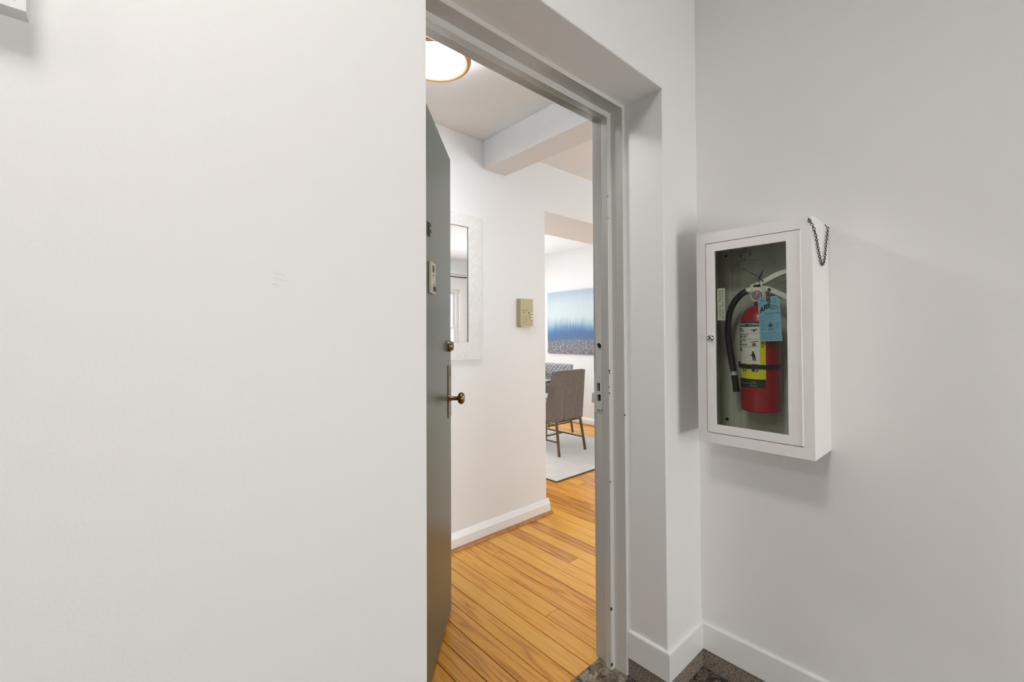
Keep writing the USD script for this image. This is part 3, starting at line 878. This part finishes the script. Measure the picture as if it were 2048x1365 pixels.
# strap and bracket
eobj('strap', cat([axes(lathe([(ER + .0006, 0), (ER + .0026, 0), (ER + .0026, .0135), (ER + .0006, .0135), (ER + .0006, 0)], 56), (1, 0, 0), (0, 1, 0), (0, 0, 1), (EXX, EXY, 1.1165)),
                   bx(1.540, 1.553, .572, .586, 1.1150, 1.135, .002)]), BLACK, label='black strap round the cylinder')
eobj('bracket', cat([bx(1.5905, 1.607, .49, .54, 1.03, 1.26, .002)]), STEEL)
# valve, gauge, levers
vb = eobj('valve', cat([bx(1.519, 1.547, .492, .534, 1.330, 1.378, .003), bx(1.522, 1.544, .505, .541, 1.368, 1.388, .003), disc((1.533, .530, 1.368), (0, 1, 0), .0085, .022, 16)]), SILVER, label='pale metal valve head')
gg = eobj('gauge', disc((1.519, .517, 1.3500), (-1, -.2, 0), .0185, .008, 32), STEEL, label='round pressure gauge')
eobj('dial', disc((1.5112, .5154, 1.3500), (-1, -.2, 0), .0155, .0006, 32), mat('dial', (.26, .19, .20), .3), gg)
eobj('needle', bar((1.5105, .5153, 1.349), (1.5105, .513, 1.3605), .001), LABELW, gg)


def lever(pts, w0, thick, hole=None):
    """a flat bent strip seen edge-wise: centre line in (y, z), its height w0 and its width thick along x"""
    c = spline([(0, *p) for p in pts], 16)
    n = len(c)
    t = np.gradient(c, axis=0)
    t /= np.linalg.norm(t, axis=1, keepdims=True)
    nrm = np.c_[np.zeros(n), -t[:, 2], t[:, 1]]
    hw = np.interp(np.linspace(0, 1, n), np.linspace(0, 1, len(w0)), w0) / 2
    a, b = c + nrm * hw[:, None], c - nrm * hw[:, None]
    poly = Polygon(np.r_[a[:, 1:], b[::-1, 1:]]).buffer(0)
    if hole:
        poly = poly.difference(Point(hole[0], hole[1]).buffer(hole[2]))
    m = prism(poly, thick)
    return axes(m, (0, 1, 0), (0, 0, 1), (1, 0, 0), (1.533 - thick / 2, 0, 0))


eobj('upper_lever', lever([(.530, 1.384), (.505, 1.391), (.470, 1.4085), (.440, 1.4185), (.405, 1.420)], [.012, .0135, .015, .0125, .011], .022), SILVER, label='upper squeeze lever')
eobj('carry_handle', lever([(.520, 1.377), (.490, 1.3705), (.455, 1.352), (.425, 1.335), (.395, 1.322)], [.013, .0145, .0145, .015, .013], .022, (.482, 1.3665, .0043)), SILVER, label='lower carry handle with rivet hole')
eobj('rivet', disc((1.519, .482, 1.3665), (-1, 0, 0), .0045, .003, 14), BLACK)
ring = axes(torus(.0165, .0011, 32, 6), (0, .95, -.3), (0, .3, .95), (1, 0, 0), (1.508, .520, 1.347))
eobj('pull_ring', ring, CHROME)
eobj('pin', tube([(1.512, .507, 1.392), (1.511, .503, 1.384), (1.509, .500, 1.375), (1.508, .497, 1.368), (1.508, .493, 1.362), (1.509, .489, 1.360)], .0013, 8), CHROME)
sl = eobj('seal', cat([bar((1.520, .5130, 1.401), (1.520, .5040, 1.420), .008, .004), bar((1.520, .508, 1.404), (1.520, .4985, 1.393), .005, .003), bar((1.520, .506, 1.416), (1.520, .4985, 1.428), .006, .002), bar((1.52, .512, 1.402), (1.52, .5095, 1.386), .003, .003)]), BLUE, label='dark blue plastic tamper seal')
eobj('seal_tail', tube(spline([(1.520, .5125, 1.411), (1.520, .530, 1.422), (1.520, .548, 1.434), (1.520, .566, 1.4435)], 10), [.0011] * 5 + [.0008] * 5, 6), BLUE, sl)
# hose
hp = spline([(1.531, .540, 1.3690), (1.530, .556, 1.3655), (1.530, .583, 1.3450), (1.529, .603, 1.3100), (1.529, .6115, 1.270), (1.529, .6130, 1.225), (1.529, .6085, 1.1800), (1.529, .602, 1.135), (1.529, .5965, 1.100)], 40)
hs = eobj('hose', tube(hp, .0098, 14), BLACK, label='black rubber hose')
eobj('ferrule', axes(lathe([(0, 0), (.0102, 0), (.0108, .003), (.0108, .016), (.0095, .019), (0, .019)], 18), (1, 0, 0), (0, 0, 1), (0, 1, 0), (1.531, .5345, 1.3690)), SILVER, hs)
eobj('collar', tube([(1.529, .5966, 1.101), (1.529, .5957, 1.0945), (1.529, .5948, 1.0885)], .0103, 16), mat('collar_grey', (.55, .55, .53), .5), hs)
eobj('nozzle', tube([(1.529, .5948, 1.0885), (1.529, .591, 1.060), (1.529, .5875, 1.034)], [.0098, .0092, .0105], 16), BLACK, hs)

# blue inspection tag hung on the valve
tag = thing('inspection_tag', 'light blue service tag hanging from the fire extinguisher valve', 'tag', (1.470, .468, 1.205))
OT = np.array([1.470, .468, 1.205])


def tobj(name, m, mt, parent=None, **kw):
    m = to_tm(m).copy()
    tilt = trimesh.transformations.rotation_matrix(math.radians(-2.6), [1, 0, 0], [1.470, .4705, 1.3424])
    m.apply_transform(tilt)
    m.apply_translation(-OT)
    return obj(name, m, mt, parent or tag, **kw)


TX, TYL, TZT = 1.470, .4995, 1.3410   # plane, left edge, top edge
tpoly = Polygon([(.0, -.137), (.0605, -.137), (.0605, -.012), (.0535, -.0), (.005, -.0), (.0, -.010)])
tobj('card', axes(prism(tpoly, .0004), (0, -1, 0), (0, 0, 1), (-1, 0, 0), (TX, TYL, TZT)), TAGB, label='light blue card')
tobj('eyelet_patch', axes(prism(Polygon([(.024, -.016), (.035, -.016), (.035, .004), (.024, .004)]), .0004), (0, -1, 0), (0, 0, 1), (-1, 0, 0), (TX - .0004, TYL, TZT)), mat('patch_brown', (.09, .07, .055), .7))
tobj('tie', tube(spline([(TX - .001, .470, 1.3365), (TX + .006, .470, 1.350), (TX + .030, .474, 1.358), (1.512, .488, 1.3605)], 12), .0011, 6), CHROME)


def tt(txt, h, x, z, wd, bold=False, shear=0.0):
    t = meshkit.text_mesh(txt, h, .0002, bold)
    t.vertices[:, 0] *= wd / (t.bounds[1, 0] - t.bounds[0, 0])
    t.vertices[:, 1] += shear * (t.vertices[:, 0] - t.bounds[0, 0])
    t.apply_translation([x - t.bounds[0, 0], z, 0])
    return axes(t, (0, -1, 0), (0, 0, 1), (-1, 0, 0), (TX - .0005, TYL, TZT))


tp_ = [tt('ARE', .0150, .004, -.0505, .031, True, .62), tt('ARE', .0150, .0046, -.0500, .031, True, .62), tt('ARE', .0150, .0042, -.0497, .031, True, .62), tt('FIRE', .0036, .0345, -.0310, .018, True), tt('PROTECTION', .0038, .0335, -.0365, .0245, True), tt('SERVICE CO', .0034, .0335, -.0412, .0215, True),
       tt('(301) 982-2388', .0046, .0175, -.0545, .0405, True), tt('2023', .0060, .0235, -.1040, .0165, True), tt('DO NOT', .0032, .0075, -.0090, .010, True), tt('REMOVE', .0032, .0075, -.0135, .011, True)]
flame = Polygon([(.0235, -.0885), (.0300, -.0835), (.0295, -.0790), (.0325, -.0825), (.0365, -.0875), (.0370, -.0890), (.0340, -.0945), (.0295, -.0945)])
tp_.append(axes(prism(flame, .0002), (0, -1, 0), (0, 0, 1), (-1, 0, 0), (TX - .0005, TYL, TZT)))
tobj('bold_print', cat(tp_), TAGD)
fine = []
rr = random.Random(5)
for z, x, wd in ((-.0190, .0075, .014), (-.0275, .003, .040), (-.0605, .004, .045), (-.0655, .004, .040), (-.0720, .003, .0545), (-.0760, .004, .017), (-.0760, .042, .014)):
    fine.append(axes(bx(0, wd, z, z + .0009, 0, .0002), (0, -1, 0), (0, 0, 1), (-1, 0, 0), (TX - .0005, TYL, TZT)))
for k in range(7):
    fine += [axes(bx(.004, .004 + rr.uniform(.010, .016), z, z + .0010, 0, .0002), (0, -1, 0), (0, 0, 1), (-1, 0, 0), (TX - .0005, TYL, TZT)) for z in [-.0810 - k * .0036]]
    fine += [axes(bx(.0425, .0425 + rr.uniform(.010, .0155), z, z + .0010, 0, .0002), (0, -1, 0), (0, 0, 1), (-1, 0, 0), (TX - .0005, TYL, TZT)) for z in [-.0810 - k * .0036]]
for k in range(6):
    z = -.1115 - k * .0040
    x = .004
    while x < .054:
        wd = rr.uniform(.002, .008)
        fine.append(axes(bx(x, min(x + wd, .057), z, z + .0014, 0, .0002), (0, -1, 0), (0, 0, 1), (-1, 0, 0), (TX - .0005, TYL, TZT)))
        x += wd + rr.uniform(.001, .004)
for k in range(4):
    z = -.0085 - k * .0042
    fine.append(axes(bx(.042 + (.002 if k % 2 else 0), .053 - (.002 if k % 2 else 0), z, z + .0012, 0, .0002), (0, -1, 0), (0, 0, 1), (-1, 0, 0), (TX - .0005, TYL, TZT)))
ringp = Point(.030, -.087).buffer(.0105).difference(Point(.030, -.087).buffer(.0098))
fine.append(axes(prism(ringp, .0002), (0, -1, 0), (0, 0, 1), (-1, 0, 0), (TX - .0005, TYL, TZT)))
tobj('fine_print', cat(fine), TAGM, kind='stuff')

# ================================================================== NOTICE PLATE, SCUFFS
npt = thing('notice_plate', 'thick white framed plate high on the corridor wall at the left picture edge', 'sign', (-.175, Y0, 1.597))
pl = mbox(-.09, .09, -.024, 0, 0, .25) - mbox(-.082, .082, -.03, -.019, .008, .242)
obj('border', pl, PLACARD, npt)
rp = sbox(-.0815, .0085, .0815, .2415)
obj('panel', axes(prism(rp, .002), (1, 0, 0), (0, 0, 1), (0, -1, 0), (0, -.0192, 0)), PLACARD_IN, npt)
wf = stage.GetPrimAtPath('/World/wall_front')
sc = []
for a, b in (((.1725, 1.3268), (.1940, 1.3230)), ((.1722, 1.3192), (.1960, 1.3140)), ((.1712, 1.3095), (.1850, 1.3060))):
    c = [(a[0] + (b[0] - a[0]) * t, a[1] + (b[1] - a[1]) * t) for t in np.linspace(0, 1, 8)]
    wv = [.0001, .0008, .0011, .0009, .0007, .0005, .0003, .0001]
    poly = Polygon([(x, z + w_) for (x, z), w_ in zip(c, wv)] + [(x, z - w_) for (x, z), w_ in zip(c[::-1], wv[::-1])])
    sc.append(axes(prism(poly, .0001), (1, 0, 0), (0, 0, 1), (0, -1, 0), (0, Y0, 0)))
struct('trim_scuff', cat(sc), SCUFF, 'three faint grey scuffs on the white wall left of the door', 'scuff marks')

# ================================================================== FOYER: lamp, mirror, intercom
LX, LYY, LR = .926, 1.491, .143
lamp = thing('ceiling_lamp', 'round glowing flush ceiling lamp with rattan rim in the foyer', 'ceiling lamp', (LX, LYY, AC - .10))
obj('canopy', lathe([(0, .085), (.120, .085), (.128, .0999), (0, .0999)], 40), LAMP_BODY, lamp)
obj('drum', lathe([(LR - .020, .041), (LR - .008, .041), (LR - .006, .070), (LR - .018, .070), (LR - .020, .041)], 64), RATTAN, lamp)
obj('rim', lathe([(LR - .026, .010), (LR - .022, .003), (LR - .012, .0), (LR - .003, .004), (LR, .014), (LR, .030), (LR - .004, .040), (LR - .026, .040), (LR - .026, .010)], 64), RATTAN, lamp, label='woven rattan rim')
obj('diffuser', lathe([(0, .002), (.05, .003), (.09, .005), (LR - .0262, .012), (LR - .0262, .0845), (0, .0845)], 48), LAMP_GLOW, lamp, label='glowing white diffuser')

MX0, MX1, MZ0, MZ1, MB = 1.004, 1.609, 1.083, 1.938, .102
mir = thing('wall_mirror', 'rectangular mirror in a white diamond-textured frame on the foyer wall', 'mirror', ((MX0 + MX1) / 2, MW, MZ0))
OM = np.array([(MX0 + MX1) / 2, MW, MZ0])


def mobj(name, m, mt, parent=None, **kw):
    m = to_tm(m).copy()
    m.apply_translation(-OM)
    return obj(name, m, mt, parent or mir, **kw)


def bumpy(x0, x1, z0, z1, step=.0033):
    nx, nz = int((x1 - x0) / step) + 1, int((z1 - z0) / step) + 1
    X, Z = np.meshgrid(np.linspace(x0, x1, nx), np.linspace(z0, z1, nz))
    P = .0125
    a, b = (X + Z) / P, (X - Z) / P
    hgt = np.minimum(np.abs((a % 1) - .5), np.abs((b % 1) - .5))
    h = np.clip(.5 - np.maximum(np.abs((a % 1) - .5), np.abs((b % 1) - .5)), 0, .5)
    Yv = MW - .022 - .0035 * h * 2
    e = np.minimum.reduce([X - x0, x1 - X, Z - z0, z1 - Z])
    V = np.stack([X, Yv, Z], -1).reshape(-1, 3)
    i, j = np.meshgrid(np.arange(nz - 1), np.arange(nx - 1), indexing='ij')
    q = np.stack([i * nx + j, i * nx + j + 1, (i + 1) * nx + j + 1, (i + 1) * nx + j], -1).reshape(-1, 4)
    return trimesh.Trimesh(V, np.vstack([q[:, [0, 1, 2]], q[:, [0, 2, 3]]]), process=False)


fb = mbox(MX0, MX1, MW - .022, MW - .001, MZ0, MZ1) - mbox(MX0 + MB, MX1 - MB, MW - .05, MW + .05, MZ0 + MB, MZ1 - MB * .74)
fr = mobj('frame', fb, MFRAME, label='white frame')
mobj('diamond_relief', cat([bumpy(MX1 - MB, MX1 - .003, MZ0 + .003, MZ1 - .003), bumpy(MX0 + .003, MX0 + MB, MZ0 + .003, MZ1 - .003), bumpy(MX0 + MB, MX1 - MB, MZ0 + .003, MZ0 + MB), bumpy(MX0 + MB, MX1 - MB, MZ1 - MB * .74, MZ1 - .003)]), MFRAME, fr, smooth=False)
gx0, gx1, gz0, gz1 = MX0 + MB, MX1 - MB, MZ0 + MB, MZ1 - MB * .74
bev = .007
V = np.array([(gx0, -.0190, gz0), (gx1, -.0190, gz0), (gx1, -.0190, gz1), (gx0, -.0190, gz1), (gx0 + bev, -.0193, gz0 + bev), (gx1 - bev, -.0193, gz0 + bev), (gx1 - bev, -.0193, gz1 - bev), (gx0 + bev, -.0193, gz1 - bev),
              (gx0, -.004, gz0), (gx1, -.004, gz0), (gx1, -.004, gz1), (gx0, -.004, gz1)])
V[:, 1] += MW
Q = [(4, 5, 6, 7), (0, 1, 5, 4), (1, 2, 6, 5), (2, 3, 7, 6), (3, 0, 4, 7), (9, 8, 11, 10), (8, 9, 1, 0), (9, 10, 2, 1), (10, 11, 3, 2), (11, 8, 0, 3)]
mobj('glass', trimesh.Trimesh(V, [t for a, b, c, d in Q for t in ((a, b, c), (a, c, d))], process=False), MIRROR, smooth=False, label='bevelled mirror glass')
li = .0012
mobj('inner_lip', cat([bx(gx0, gx1, MW - .0225, MW - .0165, gz1 - li, gz1), bx(gx1 - li, gx1, MW - .0225, MW - .0165, gz0, gz1)]), mat('lip_grey', (.16, .15, .14), .5))

ic = thing('intercom', 'khaki plastic door intercom with three small levers on the foyer wall', 'intercom', (2.0, MW, 1.279))
IX0, IX1, IZ0, IZ1, ID = 1.917, 2.031, 1.2785, 1.4635, .033
OI = np.array([2.0, MW, 1.279])


def iobj(name, m, mt, parent=None, **kw):
    m = to_tm(m).copy()
    m.apply_translation(-OI)
    return obj(name, m, mt, parent or ic, **kw)


ih = iobj('housing', bx(IX0, IX1, MW - ID, MW - .0005, IZ0, IZ1, .003), KHAKI)
iobj('face_panel', bx(IX0 + .008, IX1 - .006, MW - ID - .0015, MW - ID + .001, IZ0 + .010, IZ1 - .006, .0007), KHAKI, ih)
iobj('edge_strip', cat([bx(IX0 + .001, IX0 + .006, MW - ID - .001, MW - ID + .001, IZ0, IZ1), bx(IX0 + .001, IX1, MW - ID - .001, MW - ID + .001, IZ0, IZ0 + .006)]), KHAKI_L, ih, label='lighter rim strip')
iobj('seam', bx(IX0 + .010, IX0 + .066, MW - ID - .0019, MW - ID - .001, 1.3865, 1.3885), DARK, ih)
for x in (1.945, 1.986):
    iobj('speaker_dot', disc((x, MW - ID - .0012, 1.373), (0, -1, 0), .0040, .0008, 12), DARK, ih)
gr = []
for k in range(9):
    gr.append(bx(1.936, 1.976, MW - ID - .0019, MW - ID - .001, 1.302 + k * .006, 1.3035 + k * .006))
iobj('grille', cat(gr), mat('grille_brown', (.33, .285, .16), .6), ih)
for z in (1.3700, 1.3500, 1.3315):
    iobj('lever', bx(1.996, 2.028, MW - ID - .011, MW - ID, z - .0045, z + .0040, .0015), mat('lever_cream', (.74, .70, .56), .4), label='cream push lever')

# ================================================================== DINING ROOM
pa = thing('painting', 'blue and grey abstract seascape canvas on the far dining room wall', 'painting', (FX, 4.00, .957))
obj('canvas', bx(-.035, -.001, -1.22, .443, 0, .885, .003), CANVAS, pa)

rug = thing('rug', 'pale cream and grey area rug with a dark bound edge under the dining chairs', 'rug', (3.42, 3.57, 0))
OR2 = np.array([3.42, 3.57, 0])
RX0, RX1, RY0, RY1 = 2.683, 4.155, 2.462, 4.70
obj('pile', bx(RX0 + .006 - OR2[0], RX1 - .006 - OR2[0], RY0 + .006 - OR2[1], RY1 - .006 - OR2[1], .0015, .0125, .003), RUG, rug)
obj('binding', mbox(RX0 - OR2[0], RX1 - OR2[0], RY0 - OR2[1], RY1 - OR2[1], .001, .0095) - mbox(RX0 + .006 - OR2[0], RX1 - .006 - OR2[0], RY0 + .006 - OR2[1], RY1 - .006 - OR2[1], -.01, .1), RUGB, rug, label='dark brown bound edge')
RUG_Z = .0131


def shell(quilt):
    """the upholstered back: a curved panel, smooth outside, quilted inside. local: chair faces +y, back at -y"""
    nx, nz = 81, 91
    u, v = np.meshgrid(np.linspace(-1, 1, nx), np.linspace(0, 1, nz))
    half = .200 + .023 * v
    # rounded top corners
    z = .335 + (.852 - .335) * v
    z = z - .020 * np.clip(np.abs(u) - .82, 0, 1) ** 2 / .18 ** 2 * v ** 6
    X = half * u
    lean = -.262 - .030 * v
    yo = lean + .006 * (1 - u ** 2) * 0
    P = .060
    a, b = (X + z) / P, (X - z) / P
    q = np.minimum(np.abs((a % 1) - .5), np.abs((b % 1) - .5))
    rel = np.minimum(.5 - np.abs((a % 1) - .5), .5 - np.abs((b % 1) - .5))
    th = .060 - .012 * v
    yi = lean + th + (.016 * np.clip(np.sqrt(np.clip(rel * 2, 0, 1)), 0, 1) - .010)
    edge = np.clip(1 - np.abs(u), 0, .08) / .08
    yi = lean + (yi - lean) * (.55 + .45 * np.sqrt(edge)) 
    tedge = np.clip((1 - v), 0, .05) / .05
    yi = lean + (yi - lean) * (.5 + .5 * np.sqrt(tedge))
    yo = lean + .008 * (1 - np.sqrt(edge)) + .006 * (1 - np.sqrt(tedge))
    # soft dents outside
    yo = yo + .014 * np.exp(-((u + .45) ** 2) / .02) * np.clip(1 - v, 0, 1) + .012 * np.exp(-((u - .35 - .3 * v) ** 2) / .015) * np.clip(1.1 - v, 0, 1)
    V = np.vstack([np.stack([X, yo, z], -1).reshape(-1, 3), np.stack([X, yi, z], -1).reshape(-1, 3)])
    i, j = np.meshgrid(np.arange(nz - 1), np.arange(nx - 1), indexing='ij')
    f = np.stack([i * nx + j, i * nx + j + 1, (i + 1) * nx + j + 1, (i + 1) * nx + j], -1).reshape(-1, 4)
    N = nx * nz
    Q = [f, f[:, ::-1] + N]
    rim = np.r_[np.arange(nx), np.arange(1, nz) * nx + nx - 1, (nz - 1) * nx + np.arange(nx - 2, -1, -1), np.arange(nz - 2, 0, -1) * nx]
    r2 = np.roll(rim, -1)
    Q.append(np.stack([r2, rim, rim + N, r2 + N], -1))
    Q = np.vstack(Q)
    tri = np.vstack([Q[:, [0, 1, 2]], Q[:, [0, 2, 3]]])
    out = tri[np.all(tri < N, 1)]
    inn = tri[~np.all(tri < N, 1)]
    m = trimesh.Trimesh(V, tri, process=False)
    return m


def side_wing(s):
    pr = Polygon([(-.262, .335), (.265, .335), (.285, .40), (.285, .452), (.05, .462), (-.105, .475), (-.145, .53), (-.195, .69), (-.240, .842), (-.285, .846), (-.275, .60)]).buffer(-.008).buffer(.008)
    m = prism(pr, .024)
    m = axes(m, (0, 1, 0), (0, 0, 1), (1, 0, 0))
    m.apply_translation([(.186 if s > 0 else -.210), 0, 0])
    v = m.vertices
    v[:, 0] += s * .023 * np.clip((v[:, 2] - .335) / .517, 0, 1)
    return m


def make_chair(label, loc, rot, outer, group=None):
    t = thing('dining_chair', label, 'chair', loc, rot, group)
    obj('backrest', shell(True), outer, t, smooth=50)
    for s in (-1, 1):
        obj('side_panel', side_wing(s), outer, t)
    st_ = bx(-.186, .186, -.215, .282, .345, .470, .02)
    obj('seat', st_, QUILT, t)
    fr_ = uni([bar((-.19, -.255, .332), (.19, -.255, .332), .016), bar((-.19, .255, .332), (.19, .255, .332), .016), bar((-.19, -.255, .332), (-.19, .255, .332), .016), bar((.19, -.255, .332), (.19, .255, .332), .016)])
    obj('seat_frame', fr_, BRONZE, t)
    for sx in (-1, 1):
        for sy in (-1, 1):
            obj('leg', bar((sx * .185, sy * .25, .338), (sx * .203, sy * (.302 if sy < 0 else .272), .0012), .021), BRONZE, t)
        obj('side_stretcher', bar((sx * .196, -.287, .135), (sx * .196, .266, .135), .014), BRONZE, t)
    obj('cross_stretcher', bar((-.196, 0, .135), (.196, 0, .135), .014), BRONZE, t)
    return t


make_chair('taupe upholstered dining chair seen from behind with bronze legs on the rug', (3.44, 3.232, RUG_Z), 0.0, TAUPE)
# the second chair shows its quilted inside
make_chair('pale grey quilted dining chair facing the taupe one across the table corner', (3.870, 3.752, RUG_Z), math.radians(90), QUILT)

tab = thing('dining_table', 'round glass dining table on crossed black metal legs behind the taupe chair', 'table', (3.36, 3.65, RUG_Z))
obj('table_top', lathe([(0, .728), (.592, .728), (.596, .731), (.596, .737), (.592, .740), (0, .740)], 72), TABLE_GLASS, tab, label='round clear glass top')
obj('rim', lathe([(.5965, .7285), (.5985, .7285), (.5985, .7395), (.5965, .7395), (.5965, .7285)], 72), BLACKM, tab)
for k in range(4):
    a = math.pi / 4 + k * math.pi / 2
    obj('leg', bar((.25 * math.cos(a), .25 * math.sin(a), 0.020), (-.30 * math.cos(a + .5), -.30 * math.sin(a + .5), .727), .032), BLACKM, tab)
obj('base_ring', lathe([(.21, 0), (.27, 0), (.27, .012), (.21, .012), (.21, 0)], 40), BLACKM, tab)

# ================================================================== LIVING ROOM: curtain
rod = thing('curtain_rod', 'thin dark curtain rod with end bracket above the living room window', 'curtain rod', (3.4, LY + .08, 2.148))
obj('pole', tube([(-.9, 0, 0), (.70, 0, 0)], .008, 12), BLACKM, rod)
obj('bracket', tube([(.70, 0, 0), (.725, -.02, .015), (.725, -.079, .015)], .006, 8), BLACKM, rod)
obj('bracket', tube([(-.9, 0, 0), (-.925, -.02, .015), (-.925, -.079, .015)], .006, 8), BLACKM, rod)


def curtain(x0, x1, name, label):
    n = 121
    xs = np.linspace(x0, x1, n)
    y = LY + .08 + .022 * np.sin((xs - x0) * 2 * math.pi / .075)
    V, Fc = [], []
    for off in (0, .0015):
        for z in (.06, 2.135):
            V += [(x, yy + off, z) for x, yy in zip(xs, y)]
    for i in range(n - 1):
        Fc += [(i, i + 1, n + i + 1), (i, n + i + 1, n + i), (3 * n + i, 3 * n + i + 1, 2 * n + i + 1), (3 * n + i, 2 * n + i + 1, 2 * n + i)]
    obj(name, trimesh.Trimesh(np.array(V), np.array(Fc), process=False), CURTAIN, None, label, 'curtain', smooth=True)


curtain(2.60, 2.92, 'curtain', 'white sheer curtain gathered at the left side of the living room window')

# ================================================================== corridor lamps (out of view, they carry the light)
def corridor_lamp(name, x, y, w_, d_, label):
    t = thing(name, label, 'ceiling lamp', (x, y, 2.68))
    obj('body', bx(-w_ / 2 - .03, w_ / 2 + .03, -d_ / 2 - .03, d_ / 2 + .03, .03, .119, .004), LAMP_BODY, t)
    obj('rim', mbox(-w_ / 2 - .03, w_ / 2 + .03, -d_ / 2 - .03, d_ / 2 + .03, -.005, .03) - mbox(-w_ / 2 - .012, w_ / 2 + .012, -d_ / 2 - .012, d_ / 2 + .012, -.05, .028), LAMP_BODY, t)


corridor_lamp('corridor_lamp', -.30, .20, .34, .34, 'square white ceiling lamp in the corridor above the camera')
corridor_lamp('landing_lamp', -2.2, .05, .60, .34, 'long white ceiling lamp further down the corridor')
